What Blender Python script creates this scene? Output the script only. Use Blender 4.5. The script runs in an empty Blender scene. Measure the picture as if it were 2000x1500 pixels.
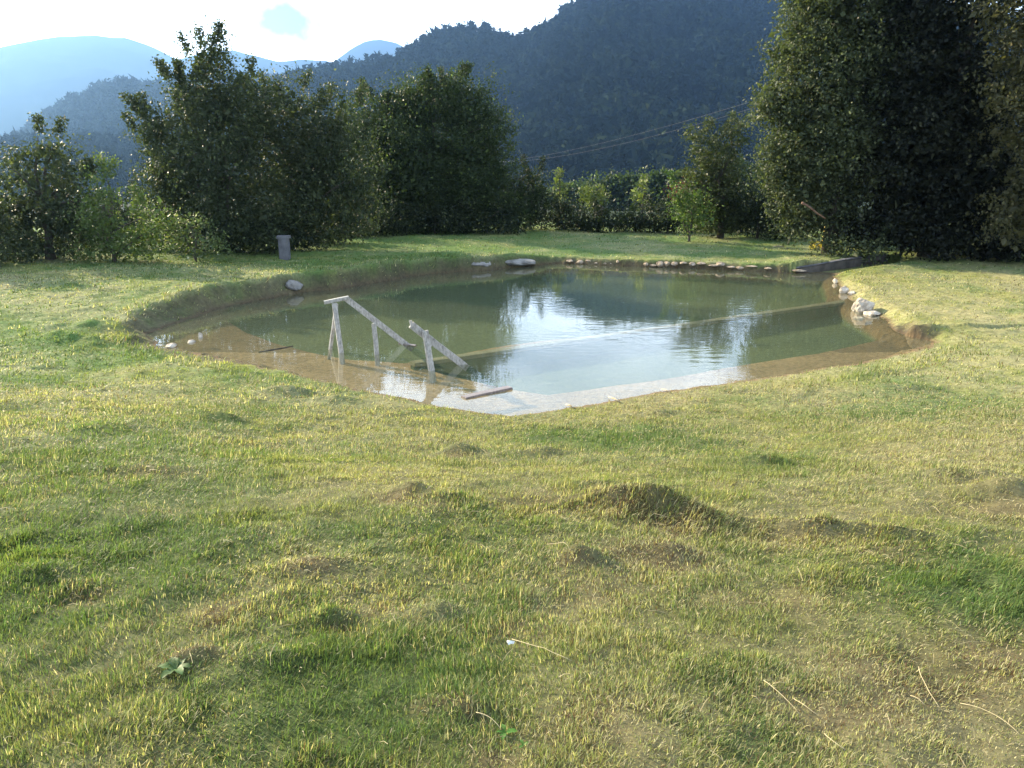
import bpy, math, random
import numpy as np
from mathutils import Vector, Matrix

# ------------------------------------------------------------------ camera
C = bpy.context.scene.collection
H = 2.8                      # eye height above the pond's water
FPX = 1560.0                 # focal length in units of a 2000 px wide frame
PITCH = math.atan((750 - 315) / FPX)
cam_d = bpy.data.cameras.new('camera')
cam = bpy.data.objects.new('camera', cam_d)
C.objects.link(cam)
cam.location = (0, 0, H)
cam.rotation_euler = (math.pi / 2 - PITCH, 0, 0)
cam_d.sensor_width = 36
cam_d.lens = 36 * FPX / 2000
cam_d.clip_start = 0.05
cam_d.clip_end = 20000
bpy.context.scene.camera = cam

# ------------------------------------------------------------------ sky, sun, exposure
SUN_AZ, SUN_EL = math.radians(-54), math.radians(24)
w = bpy.data.worlds.new('World')
bpy.context.scene.world = w
w.use_nodes = True
nt = w.node_tree
nt.nodes.clear()
sky = nt.nodes.new('ShaderNodeTexSky')
sky.sky_type = 'NISHITA'
sky.sun_disc = False
sky.sun_elevation = SUN_EL
sky.sun_rotation = SUN_AZ
sky.air_density = 1.0
sky.dust_density = 1.2
sky.ozone_density = 1.5
# thin white evening cloud veil over the low sky, with blue gaps; band and strength shaped to brighten reflections and dim overhead light
tc = nt.nodes.new('ShaderNodeTexCoord')
mp = nt.nodes.new('ShaderNodeMapping'); mp.inputs['Scale'].default_value = (1.0, 1.0, 3.2)
mp.inputs['Location'].default_value = (0.32, 0.1, 0.13)
nz = nt.nodes.new('ShaderNodeTexNoise'); nz.inputs['Scale'].default_value = 3.1; nz.inputs['Detail'].default_value = 7; nz.inputs['Roughness'].default_value = 0.58
rp = nt.nodes.new('ShaderNodeValToRGB'); rp.color_ramp.elements[0].position = 0.20; rp.color_ramp.elements[1].position = 0.58
mx = nt.nodes.new('ShaderNodeMixRGB'); mx.inputs[2].default_value = (19.0, 21.5, 23.5, 1)
ml = nt.nodes.new('ShaderNodeMath'); ml.operation = 'MULTIPLY'; ml.inputs[1].default_value = 0.8
bg = nt.nodes.new('ShaderNodeBackground'); bg.inputs['Strength'].default_value = 0.068
wo = nt.nodes.new('ShaderNodeOutputWorld')
L = nt.links.new
L(tc.outputs['Generated'], mp.inputs['Vector']); L(mp.outputs[0], nz.inputs['Vector']); L(nz.outputs['Fac'], rp.inputs[0])
sx = nt.nodes.new('ShaderNodeSeparateXYZ'); mr = nt.nodes.new('ShaderNodeMapRange'); mr.inputs['From Min'].default_value = .70; mr.inputs['From Max'].default_value = .22; mr.inputs['To Min'].default_value = .25
m2 = nt.nodes.new('ShaderNodeMath'); m2.operation = 'MULTIPLY'
L(tc.outputs['Generated'], sx.inputs[0]); L(sx.outputs['Z'], mr.inputs['Value'])
L(rp.outputs[0], ml.inputs[0]); L(ml.outputs[0], m2.inputs[0]); L(mr.outputs[0], m2.inputs[1]); L(m2.outputs[0], mx.inputs[0]); L(sky.outputs[0], mx.inputs[1])
# one thin blue-grey cloud low on the left
cd = Vector((-.2484, .9566, .1522)).normalized()
sb = nt.nodes.new('ShaderNodeVectorMath'); sb.operation = 'SUBTRACT'; sb.inputs[1].default_value = cd
mc = nt.nodes.new('ShaderNodeVectorMath'); mc.operation = 'MULTIPLY'; mc.inputs[1].default_value = (1, 1, 2.4)
ln = nt.nodes.new('ShaderNodeVectorMath'); ln.operation = 'LENGTH'
n3 = nt.nodes.new('ShaderNodeTexNoise'); n3.inputs['Scale'].default_value = 26; n3.inputs['Detail'].default_value = 5
ad = nt.nodes.new('ShaderNodeMath'); ad.operation = 'MULTIPLY_ADD'; ad.inputs[1].default_value = .16
r3 = nt.nodes.new('ShaderNodeMapRange'); r3.inputs['From Min'].default_value = .175; r3.inputs['From Max'].default_value = .095; r3.inputs['To Max'].default_value = .93
m3 = nt.nodes.new('ShaderNodeMixRGB'); m3.inputs[2].default_value = (.7, 1.5, 1.8, 1)
L(tc.outputs['Generated'], sb.inputs[0]); L(sb.outputs[0], mc.inputs[0]); L(mc.outputs[0], ln.inputs[0]); L(tc.outputs['Generated'], n3.inputs['Vector'])
L(n3.outputs['Fac'], ad.inputs[0]); L(ln.outputs['Value'], ad.inputs[2]); L(ad.outputs[0], r3.inputs['Value'])
L(r3.outputs[0], m3.inputs[0]); L(mx.outputs[0], m3.inputs[1]); L(m3.outputs[0], bg.inputs['Color']); L(bg.outputs[0], wo.inputs['Surface'])

sun_dir = Vector((math.sin(SUN_AZ) * math.cos(SUN_EL), math.cos(SUN_AZ) * math.cos(SUN_EL), math.sin(SUN_EL)))
sd = bpy.data.lights.new('sun', 'SUN')
sd.energy = 5.0
sd.angle = math.radians(0.5)
sd.color = (1.0, 0.84, 0.56)
so = bpy.data.objects.new('sun', sd); C.objects.link(so)
so.rotation_euler = (-sun_dir).to_track_quat('-Z', 'Y').to_euler()
so.location = (-20, 20, 30)

sc = bpy.context.scene
sc.view_settings.view_transform = 'Standard'
sc.view_settings.look = 'None'
sc.view_settings.gamma = 1
sc.view_settings.exposure = 1.9
sc.cycles.max_bounces = 8
sc.cycles.transparent_max_bounces = 16
sc.cycles.volume_bounces = 0
sc.cycles.sample_clamp_indirect = 6
sc.cycles.use_denoising = True

rnd = random.Random(5)
R = np.random.default_rng(11)

# ------------------------------------------------------------------ helpers
def hash2(ix, iy, seed):
    n = (ix.astype(np.int64) * 374761393 + iy.astype(np.int64) * 668265263 + seed * 1442695041) & 0xffffffff
    n = ((n ^ (n >> 13)) * 1274126177) & 0xffffffff
    n = (n ^ (n >> 16)) & 0xffffffff
    return n / 4294967295.0

def vnoise(x, y, seed=0):
    xi, yi = np.floor(x), np.floor(y)
    fx, fy = x - xi, y - yi
    fx = fx * fx * (3 - 2 * fx); fy = fy * fy * (3 - 2 * fy)
    a = hash2(xi, yi, seed); b = hash2(xi + 1, yi, seed); c = hash2(xi, yi + 1, seed); d = hash2(xi + 1, yi + 1, seed)
    return (a + (b - a) * fx) * (1 - fy) + (c + (d - c) * fx) * fy

def fbm(x, y, seed=0, o=4, gain=0.5):
    t, a, s = 0, 1, 0
    for k in range(o):
        t = t + a * vnoise(x * 2 ** k + 17.3 * k, y * 2 ** k - 9.1 * k, seed + k); s += a; a *= gain
    return t / s * 2 - 1          # -1..1

def sm(t):
    t = np.clip(t, 0, 1)
    return t * t * (3 - 2 * t)

cp, sp = math.cos(PITCH), math.sin(PITCH)
def ray(px, py):
    u = (px - 1000) / FPX; v = (750 - py) / FPX
    return Vector((u, cp + v * sp, -sp + v * cp))
def at_z(px, py, z=0.0):                  # where the sight line meets the level z
    d = ray(px, py); t = (z - H) / d.z
    return Vector((d.x * t, d.y * t, z))
def at_y(px, py, Y):                      # where the sight line reaches the depth Y
    d = ray(px, py); t = Y / d.y
    return Vector((d.x * t, Y, H + d.z * t))

# ------------------------------------------------------------------ materials
def mat(name):
    m = bpy.data.materials.new(name); m.use_nodes = True
    m.node_tree.nodes.clear()
    return m, m.node_tree, m.node_tree.nodes.new('ShaderNodeOutputMaterial')

def leaf_mat(name, trans=0.4, rough=0.5, spec=0.22, tint=(1.15, 1.25, 0.6)):
    m, t, o = mat(name)
    a = t.nodes.new('ShaderNodeAttribute'); a.attribute_name = 'col'
    p = t.nodes.new('ShaderNodeBsdfPrincipled'); p.inputs['Roughness'].default_value = rough; p.inputs['Specular IOR Level'].default_value = spec
    tr = t.nodes.new('ShaderNodeBsdfTranslucent')
    mu = t.nodes.new('ShaderNodeMixRGB'); mu.blend_type = 'MULTIPLY'; mu.inputs[0].default_value = 1; mu.inputs[2].default_value = (*tint, 1)
    ms = t.nodes.new('ShaderNodeMixShader'); ms.inputs[0].default_value = trans
    l = t.links.new
    l(a.outputs['Color'], p.inputs['Base Color']); l(a.outputs['Color'], mu.inputs[1]); l(mu.outputs[0], tr.inputs['Color'])
    l(p.outputs[0], ms.inputs[1]); l(tr.outputs[0], ms.inputs[2]); l(ms.outputs[0], o.inputs['Surface'])
    return m

def noise_mat(name, c1, c2, scale=8, rough=0.85, bump=0.3, stretch=(1, 1, 1), detail=8, spec=0.3, c3=None, dist=0.02):
    m, t, o = mat(name)
    tcn = t.nodes.new('ShaderNodeTexCoord'); mpn = t.nodes.new('ShaderNodeMapping'); mpn.inputs['Scale'].default_value = stretch
    n = t.nodes.new('ShaderNodeTexNoise'); n.inputs['Scale'].default_value = scale; n.inputs['Detail'].default_value = detail; n.inputs['Roughness'].default_value = 0.65
    r = t.nodes.new('ShaderNodeValToRGB'); e = r.color_ramp.elements
    e[0].position = 0.32; e[0].color = (*c1, 1); e[1].position = 0.68; e[1].color = (*c2, 1)
    if c3:
        k = e.new(0.5); k.color = (*c3, 1)
    p = t.nodes.new('ShaderNodeBsdfPrincipled'); p.inputs['Roughness'].default_value = rough; p.inputs['Specular IOR Level'].default_value = spec
    b = t.nodes.new('ShaderNodeBump'); b.inputs['Strength'].default_value = bump; b.inputs['Distance'].default_value = dist
    l = t.links.new
    l(tcn.outputs['Object'], mpn.inputs[0]); l(mpn.outputs[0], n.inputs['Vector']); l(n.outputs['Fac'], r.inputs[0]); l(r.outputs[0], p.inputs['Base Color'])
    l(n.outputs['Fac'], b.inputs['Height']); l(b.outputs[0], p.inputs['Normal']); l(p.outputs[0], o.inputs['Surface'])
    return m

def ground_mat():
    m, t, o = mat('turf_and_mud')
    a = t.nodes.new('ShaderNodeAttribute'); a.attribute_name = 'col'
    g = t.nodes.new('ShaderNodeNewGeometry')
    n = t.nodes.new('ShaderNodeTexNoise'); n.inputs['Scale'].default_value = 14; n.inputs['Detail'].default_value = 9; n.inputs['Roughness'].default_value = 0.7
    r = t.nodes.new('ShaderNodeValToRGB'); e = r.color_ramp.elements
    e[0].position = 0.3; e[0].color = (0.55, 0.55, 0.55, 1); e[1].position = 0.72; e[1].color = (1.45, 1.4, 1.3, 1)
    mu = t.nodes.new('ShaderNodeMixRGB'); mu.blend_type = 'MULTIPLY'; mu.inputs[0].default_value = 1
    p = t.nodes.new('ShaderNodeBsdfPrincipled'); p.inputs['Roughness'].default_value = 0.95; p.inputs['Specular IOR Level'].default_value = 0.1
    b = t.nodes.new('ShaderNodeBump'); b.inputs['Strength'].default_value = 0.6; b.inputs['Distance'].default_value = 0.03
    l = t.links.new
    l(g.outputs['Position'], n.inputs['Vector']); l(n.outputs['Fac'], r.inputs[0]); l(r.outputs[0], mu.inputs[2]); l(a.outputs['Color'], mu.inputs[1])
    l(mu.outputs[0], p.inputs['Base Color']); l(n.outputs['Fac'], b.inputs['Height']); l(b.outputs[0], p.inputs['Normal']); l(p.outputs[0], o.inputs['Surface'])
    return m

def water_mat():
    m, t, o = mat('pond_water')
    l = t.links.new
    g = t.nodes.new('ShaderNodeNewGeometry')
    mp = t.nodes.new('ShaderNodeMapping'); mp.inputs['Scale'].default_value = (1.0, 2.6, 1.0); mp.inputs['Rotation'].default_value = (0, 0, 0.16)
    n = t.nodes.new('ShaderNodeTexNoise'); n.inputs['Scale'].default_value = 2.6; n.inputs['Detail'].default_value = 3; n.inputs['Roughness'].default_value = 0.45
    q = t.nodes.new('ShaderNodeTexNoise'); q.inputs['Scale'].default_value = 0.30; q.inputs['Detail'].default_value = 2
    mp2 = t.nodes.new('ShaderNodeMapping'); mp2.inputs['Location'].default_value = (3.1, 1.7, 0)
    r = t.nodes.new('ShaderNodeMapRange'); r.inputs['From Min'].default_value = 0.46; r.inputs['From Max'].default_value = 0.62; r.inputs['To Min'].default_value = 0.03; r.inputs['To Max'].default_value = 0.13
    b = t.nodes.new('ShaderNodeBump'); b.inputs['Distance'].default_value = 0.03
    l(g.outputs['Position'], mp.inputs[0]); l(mp.outputs[0], n.inputs['Vector'])
    l(g.outputs['Position'], mp2.inputs[0]); l(mp2.outputs[0], q.inputs['Vector'])
    l(q.outputs['Fac'], r.inputs['Value']); l(r.outputs[0], b.inputs['Strength']); l(n.outputs['Fac'], b.inputs['Height'])
    f = t.nodes.new('ShaderNodeFresnel'); mi = t.nodes.new('ShaderNodeMath'); mi.operation = 'MULTIPLY_ADD'; mi.inputs[1].default_value = .75 - 1.333; mi.inputs[2].default_value = 1.333   # same reflectance from below: the light must reach the bed
    l(g.outputs['Backfacing'], mi.inputs[0]); l(mi.outputs[0], f.inputs['IOR']); l(b.outputs[0], f.inputs['Normal'])
    gl = t.nodes.new('ShaderNodeBsdfGlossy'); gl.inputs['Roughness'].default_value = 0.015; gl.inputs['Color'].default_value = (1, 1, 1, 1); l(b.outputs[0], gl.inputs['Normal'])
    tr = t.nodes.new('ShaderNodeBsdfTransparent'); tr.inputs['Color'].default_value = (0.90, 0.93, 0.86, 1)
    ms = t.nodes.new('ShaderNodeMixShader')
    df = t.nodes.new('ShaderNodeBsdfDiffuse'); df.inputs['Color'].default_value = (.125, .145, .10, 1)     # fine silt hanging in the water
    tm = t.nodes.new('ShaderNodeMixShader'); tm.inputs[0].default_value = .25
    l(tr.outputs[0], tm.inputs[1]); l(df.outputs[0], tm.inputs[2])
    l(f.outputs[0], ms.inputs[0]); l(tm.outputs[0], ms.inputs[1]); l(gl.outputs[0], ms.inputs[2]); l(ms.outputs[0], o.inputs['Surface'])
    return m

M_leaf = leaf_mat('leaf')
M_grass = leaf_mat('grass_blade', trans=0.5, rough=0.5, spec=0.2, tint=(1.15, 1.15, 0.65))
M_forest = leaf_mat('forest_foliage', trans=0.0, rough=1.0, spec=0.0)
M_bark = noise_mat('bark', (0.03, 0.025, 0.02), (0.09, 0.075, 0.06), 9, 0.9, 0.6, (1, 1, 0.2))
M_pale_bark = noise_mat('pale_bark', (0.22, 0.17, 0.11), (0.45, 0.38, 0.27), 9, 0.85, 0.4, (1, 1, 0.25))
M_wood = noise_mat('weathered_wood', (0.16, 0.15, 0.14), (0.42, 0.40, 0.37), 16, 0.75, 0.5, (2, 2, 1.0), c3=(0.30, 0.285, 0.26), dist=0.004)
M_wood_wet = noise_mat('wet_wood', (0.10, 0.08, 0.07), (0.26, 0.21, 0.19), 5, 0.35, 0.4, (9, 9, 0.6), dist=0.004)
M_stone = noise_mat('limestone', (.12, .10, .08), (.58, .52, .44), 4.5, .95, 1.0, c3=(.36, .31, .25))
M_stone_dk = noise_mat('mossy_stone', (0.08, 0.08, 0.07), (0.25, 0.24, 0.225), 4.0, 0.9, 0.8, c3=(0.20, 0.19, 0.18))
M_conc = noise_mat('concrete', (0.24, 0.23, 0.22), (0.42, 0.41, 0.40), 5, 0.9, 0.3)
M_wallc = noise_mat('wall_shade_concrete', (.03, .026, .024), (.09, .08, .07), 4, 0.9, 0.5)  # wall face colour darkened to hold the shade on it
M_metal = noise_mat('grey_wire', (0.25, 0.25, 0.25), (0.4, 0.4, 0.4), 5, 0.4, 0)
M_cable = noise_mat('dark_cable', (.04, .04, .045), (.07, .07, .08), 5, .5, 0)
M_postc = noise_mat('post_shade_concrete', (.06, .06, .07), (.13, .13, .14), 5, .9, .3)  # post tone lowered to hold the tree shade; the wall coping shares it
M_plaster = noise_mat('plaster', (0.55, 0.53, 0.48), (0.68, 0.66, 0.62), 2, 0.9, 0.1)
M_roof = noise_mat('grey_roofing', (0.26, 0.27, 0.29), (0.42, 0.43, 0.45), 2, 0.8, 0.3)
M_glass = noise_mat('window_glass', (0.02, 0.025, 0.03), (0.04, 0.045, 0.05), 2, 0.1, 0, spec=0.6)
M_plastic = noise_mat('white_plastic', (0.6, 0.6, 0.58), (0.8, 0.8, 0.78), 12, 0.5, 0.2)
M_yellow = noise_mat('yellow_straw', (0.45, 0.30, 0.05), (0.75, 0.55, 0.12), 9, 0.7, 0.2)
M_ground = ground_mat()
M_water = water_mat()

# ------------------------------------------------------------------ object helpers
def mesh_np(name, verts, faces_list, m, col=None, smooth=False, parent=None):
    """faces_list: list of (n_sides, index array Nxn)"""
    me = bpy.data.meshes.new(name)
    verts = np.asarray(verts, dtype=np.float32)
    me.vertices.add(len(verts)); me.vertices.foreach_set('co', verts.ravel())
    loops = np.concatenate([np.asarray(f).ravel() for n, f in faces_list]).astype(np.int32)
    sizes = np.concatenate([np.full(len(f), n, np.int32) for n, f in faces_list])
    starts = np.concatenate([[0], np.cumsum(sizes)[:-1]]).astype(np.int32)
    me.loops.add(len(loops)); me.loops.foreach_set('vertex_index', loops)
    me.polygons.add(len(sizes)); me.polygons.foreach_set('loop_start', starts); me.polygons.foreach_set('loop_total', sizes)
    me.update(calc_edges=True)
    me.polygons.foreach_set('use_smooth', np.full(len(sizes), smooth))
    if col is not None:
        a = me.color_attributes.new('col', 'FLOAT_COLOR', 'POINT')
        c = np.ones((len(verts), 4), np.float32); c[:, :3] = col
        a.data.foreach_set('color', c.ravel())
    me.materials.append(m)
    o = bpy.data.objects.new(name, me); C.objects.link(o)
    if parent:
        o.parent = parent
        o.matrix_parent_inverse = Matrix.Translation(-parent.location)
    return o

def tag(o, label=None, cat=None, group=None, kind=None):
    if label: o['label'] = label
    if cat: o['category'] = cat
    if group: o['group'] = group
    if kind: o['kind'] = kind
    return o

def empty(name, loc):
    o = bpy.data.objects.new(name, None); C.objects.link(o); o.location = loc; o.empty_display_size = 0.2
    return o

class MB:
    def __init__(s): s.v = []; s.f = []
    def beam(s, a, b, wd, th, up=(0, 0, 1), jit=0.0):
        a, b = Vector(a), Vector(b); z = (b - a).normalized(); x = z.cross(Vector(up))
        if x.length < 1e-4: x = z.cross(Vector((1, 0, 0)))
        x.normalize(); y = x.cross(z).normalized()
        n0 = len(s.v); K = 5; bv = min(wd, th) * 0.12
        prof = [(-.5*wd+bv, -.5*th), (.5*wd-bv, -.5*th), (.5*wd, -.5*th+bv), (.5*wd, .5*th-bv), (.5*wd-bv, .5*th), (-.5*wd+bv, .5*th), (-.5*wd, .5*th-bv), (-.5*wd, -.5*th+bv)]
        for k in range(K + 1):
            c = a.lerp(b, k / K)
            dx = rnd.uniform(-jit, jit) if 0 < k < K else 0; dy = rnd.uniform(-jit, jit) if 0 < k < K else 0
            for (p, q) in prof:
                s.v.append(tuple(c + x * (p + dx) + y * (q + dy)))
        for k in range(K):
            for i in range(8):
                j = (i + 1) % 8
                s.f.append((n0 + k*8 + i, n0 + k*8 + j, n0 + (k+1)*8 + j, n0 + (k+1)*8 + i))
        s.f.append(tuple(n0 + i for i in range(7, -1, -1))); s.f.append(tuple(n0 + K*8 + i for i in range(8)))
    def tube(s, pts, rad, n=7):
        pts = [Vector(p) for p in pts]
        if not hasattr(rad, '__len__'): rad = [rad] * len(pts)
        n0 = len(s.v)
        for k, p in enumerate(pts):
            d = (pts[min(k+1, len(pts)-1)] - pts[max(k-1, 0)]).normalized()
            x = d.cross(Vector((0.3, 0.9, 0.1)));
            if x.length < 1e-3: x = d.cross(Vector((1, 0, 0)))
            x.normalize(); y = d.cross(x)
            for i in range(n):
                t = 2 * math.pi * i / n
                s.v.append(tuple(p + (x * math.cos(t) + y * math.sin(t)) * rad[k]))
        for k in range(len(pts) - 1):
            for i in range(n):
                j = (i + 1) % n
                s.f.append((n0 + k*n + i, n0 + k*n + j, n0 + (k+1)*n + j, n0 + (k+1)*n + i))
        s.f.append(tuple(n0 + i for i in range(n - 1, -1, -1))); s.f.append(tuple(n0 + (len(pts)-1)*n + i for i in range(n)))
    def poly(s, pts): 
        n0 = len(s.v); s.v += [tuple(p) for p in pts]; s.f.append(tuple(range(n0, n0 + len(pts))))
    def build(s, name, m, parent=None, smooth=False):
        me = bpy.data.meshes.new(name); me.from_pydata(s.v, [], s.f); me.update()
        me.polygons.foreach_set('use_smooth', [smooth] * len(me.polygons)); me.materials.append(m)
        o = bpy.data.objects.new(name, me); C.objects.link(o)
        if parent:
            o.parent = parent; o.matrix_parent_inverse = Matrix.Translation(-parent.location)
        return o

# ------------------------------------------------------------------ pond outline (metres, from its shoreline)
# px, py of the shoreline at water level, width of the bank, height of the bank
SHORE = [(300, 664, .6, .14), (345, 684, .5, .07), (430, 696, .6, .06), (520, 716, .7, .05), (620, 742, .8, .04), (700, 758, .8, .04),
         (790, 775, .8, .04), (850, 789, .8, .04), (930, 803, .8, .04), (1010, 810, .8, .04), (1100, 799, .8, .04), (1200, 779, .8, .04), (1300, 763, .8, .04),
         (1400, 749, .8, .05), (1500, 737, .8, .05), (1600, 722, .8, .05), (1700, 703, .8, .05), (1780, 684, .7, .05), (1815, 670, .5, .08), (1775, 656, .4, .14),
         (1745, 640, .45, .15), (1712, 620, .5, .14), (1680, 603, .5, .12), (1658, 585, .5, .12), (1640, 562, .5, .12), (1632, 540, .5, .12),
         (1600, 534, .3, .26), (1550, 534, .22, .26), (1450, 529, .16, .18), (1350, 524, .16, .17), (1250, 521, .16, .17), (1150, 516, .18, .17), (1090, 515, .3, .18), (1040, 519, .3, .28),
         (960, 527, .3, .34), (850, 534, .32, .36), (760, 548, .28, .38), (680, 561, .30, .38), (610, 569, .32, .38), (550, 579, .36, .38),
         (490, 589, .42, .38), (430, 602, .50, .38), (370, 622, .60, .34), (320, 641, .65, .26)]
def catmull(P, k=6):
    out = []
    n = len(P)
    for i in range(n):
        a, b, c, d = (np.array(P[(i + j) % n], float) for j in (-1, 0, 1, 2))
        for q in range(k):
            t = q / k
            out.append(0.5 * ((2*b) + (-a + c)*t + (2*a - 5*b + 4*c - d)*t*t + (-a + 3*b - 3*c + d)*t**3))
    return np.array(out)
shore = catmull([(*at_z(a, b, 0)[:2], c, d) for a, b, c, d in SHORE], 5)
DEEP_FAR = [(436, 618), (452, 632), (480, 648), (530, 666), (600, 684), (690, 699), (790, 706), (1000, 670), (1340, 630), (1620, 588), (1618, 560), (1610, 545), (1500, 539), (1350, 533),
            (1250, 530), (1150, 525), (1090, 524), (1020, 527), (900, 537), (780, 552), (690, 566), (600, 578), (520, 591), (455, 604)]
DEEP_NEAR = [(820, 714), (1000, 681), (1340, 639), (1630, 596), (1665, 618), (1732, 660), (1600, 687), (1450, 710), (1300, 737), (1150, 758), (1070, 768), (1000, 757), (930, 742), (870, 728)]
deep_a = np.array([at_z(a, b, -0.14)[:2] for a, b in DEEP_FAR]); deep_b = np.array([at_z(a, b, -0.14)[:2] for a, b in DEEP_NEAR])

def sdist(x, y, P, extra=None):
    """signed distance (positive outside) to polygon P, and interpolated extra columns"""
    n = len(P); best = np.full(x.shape, 1e9); inside = np.zeros(x.shape, bool)
    ex = [np.zeros(x.shape) for _ in range(extra.shape[1])] if extra is not None else []
    for i in range(n):
        a, b = P[i, :2], P[(i + 1) % n, :2]
        vx, vy = b - a; L2 = vx*vx + vy*vy + 1e-12
        t = np.clip(((x - a[0]) * vx + (y - a[1]) * vy) / L2, 0, 1)
        d = (x - a[0] - t * vx) ** 2 + (y - a[1] - t * vy) ** 2
        k = d < best; best = np.where(k, d, best)
        for j, e in enumerate(ex):
            e[k] = (extra[i, j] + (extra[(i + 1) % n, j] - extra[i, j]) * t)[k]
        cond = (a[1] > y) != (b[1] > y)
        xs = (b[0] - a[0]) * (y - a[1]) / (b[1] - a[1] + 1e-12) + a[0]
        inside ^= cond & (x < xs)
    d = np.sqrt(best); d[inside] *= -1
    return d, ex

VALLEY = -12.0
def plateau(x, y):
    far = 0.30 - 0.14 * sm((x + 3) / 9) + 0.10 * sm((-x - 4) / 8)
    near = 1.30 - 0.02 * x * (1 - sm((y - 4) / 6))
    P = near + (far - near) * sm(y / 12.5) ** 0.9
    drop = sm((np.hypot(x, y) - 40) / 110)
    return P + (VALLEY - P) * drop * (y > 0) + (VALLEY - P) * sm((np.hypot(x, y) - 60) / 150) * (y <= 0)

WALL_LINE = None; BW = None
MOUNDS = []   # x, y, rx, ry, h, angle
def base_h(x, y):
    """terrain height; x, y arrays"""
    P = plateau(x, y)
    r = np.hypot(x, y)
    global BW
    z = P.copy(); d = np.full(x.shape, 50.0); BW = np.full(x.shape, .8)
    k = r < 45
    if k.any():
        xx, yy = x[k], y[k]
        wob = 0.16 * fbm(xx * 1.6, yy * 1.6, 31, 3) + 0.09 * fbm(xx * 6, yy * 6, 32, 3)
        dd, (bw, bh) = sdist(xx, yy, shore, shore[:, 2:])
        d0 = dd.copy()
        dd = dd + wob * (bw < 0.75) + wob * 0.5 * (bw >= 0.75)
        bhn = bh * (1 + 0.25 * fbm(xx * .9, yy * .9, 33, 3))
        pl = P[k]
        s1 = sm(dd / bw); s2 = sm(dd / 5.0)
        amp = 0.035 * sm(dd / 1.5) + 0.012
        bump = amp * fbm(xx * 0.9, yy * 0.9, 1, 4) * 1.3 + 0.030 * sm(dd / .6) * fbm(xx * 3.6, yy * 3.6, 2, 4)
        zo = bhn * s1 + (pl - bhn) * s2 + bump * sm(dd / .4) + 0.012 * sm(dd / .1)
        edge = np.clip(-dd, 0, None)
        zi = -0.13 * sm(edge / .35) - 0.02 - 0.02 * sm(edge / 1.5) + 0.008 * fbm(xx * 2, yy * 2, 7, 3)
        da, _ = sdist(xx, yy, deep_a); db, _ = sdist(xx, yy, deep_b)
        wb = 0.05 * fbm(xx * 1.1, yy * 1.1, 55, 2)
        dp = sm(-(np.minimum(da + wb * (da < db), db)) / .10)
        zi = zi - dp * (0.17 + 0.04 * fbm(xx * .7, yy * .7, 8, 2))
        zz = np.where(dd > 0, zo, zi)
        for (mx_, my_, rx, ry, h, an) in MOUNDS:
            ca, sa = math.cos(an), math.sin(an)
            u = ((xx - mx_) * ca + (yy - my_) * sa) / rx; v = (-(xx - mx_) * sa + (yy - my_) * ca) / ry
            q = u * u + v * v
            zz = zz + h * np.exp(-q * 1.2) * (1 + 0.35 * fbm(xx * 6, yy * 6, 12, 3)) * (dd > .05)
        # the lawn is cut away in front of the retaining wall
        if WALL_LINE is not None:
            for (ax, ay), (bx, by) in zip(WALL_LINE[:-1], WALL_LINE[1:]):
                vx, vy = bx - ax, by - ay; L2 = vx * vx + vy * vy
                t = ((xx - ax) * vx + (yy - ay) * vy) / L2; tc_ = np.clip(t, 0, 1)
                dd2 = np.hypot(xx - ax - tc_ * vx, yy - ay - tc_ * vy)
                side = (vx * (yy - ay) - vy * (xx - ax)) / math.sqrt(L2)
                lim = np.where(side < .07, .01 + .5 * sm((dd2 - .25) / 1.6), 9)
                zz = np.where((side < .07) & (dd2 < 1.5) & (dd > 0), np.minimum(zz, lim), zz)
                zz = np.where((side >= .07) & (dd2 < .9) & (t > -.05) & (t < 1.02), np.maximum(zz, .235 * (1 - sm((dd2 - .3) / .6)) + zz * sm((dd2 - .3) / .6)), zz)
        z[k] = zz; d[k] = dd; BW[k] = bw
    return z, d

def gz(x, y):
    return float(base_h(np.array([float(x)]), np.array([float(y)]))[0][0])
def hit(px, py):                          # where a sight line meets the ground
    d = ray(px, py)
    t = np.linspace(1.2, 60, 3000) if py > 380 else np.linspace(1.2, 200, 4000)
    z, _ = base_h(d.x * t, d.y * t)
    k = np.argmax(z > H + d.z * t)
    return Vector((d.x * t[k], d.y * t[k], float(z[k])))

BUMPS = [(1225, 988, .30, .12, .10, -.3), (1315, 1008, .24, .09, .09, -.6), (1170, 960, .25, .16, .07, 0), (905, 885, .20, .12, .09, 0), (1070, 888, .22, .10, .06, 0), (800, 962, .16, .10, .07, 0),
         (560, 768, .35, .15, .10, 0), (660, 784, .40, .14, .08, 0), (1640, 1045, .42, .07, .08, -.4), (870, 975, .12, .08, .05, 0), (1130, 1090, .12, .08, .06, 0), (1290, 1085, .20, .10, .06, -.3), (600, 1110, .16, .1, .035, .3),
         (290, 925, .3, .12, .06, 0), (160, 1155, .12, .08, .03, .4), (370, 1290, .10, .06, .04, .3), (640, 1215, .11, .07, .05, .2), (1470, 905, .25, .12, .06, 0), (1870, 935, .35, .12, .07, 0), (1290, 808, .35, .12, .05, 0),
         (210, 640, .7, .30, .12, .2), (140, 665, .6, .22, .12, -.1), (1590, 1135, .2, .1, .05, 0), (1960, 960, .3, .12, .07, 0), (860, 1200, .12, .08, .05, 0), (430, 815, .3, .12, .05, 0), (100, 1130, .15, .1, .05, 0), (1760, 760, .5, .2, .06, 0),
         (1790, 655, .35, .18, .13, 0), (930, 1390, .12, .06, .04, 0), (540, 1290, .12, .07, .04, 0)]
_m = [(*hit(a, b)[:2], c, d, e, f) for a, b, c, d, e, f in BUMPS]
MOUNDS += _m
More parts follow.
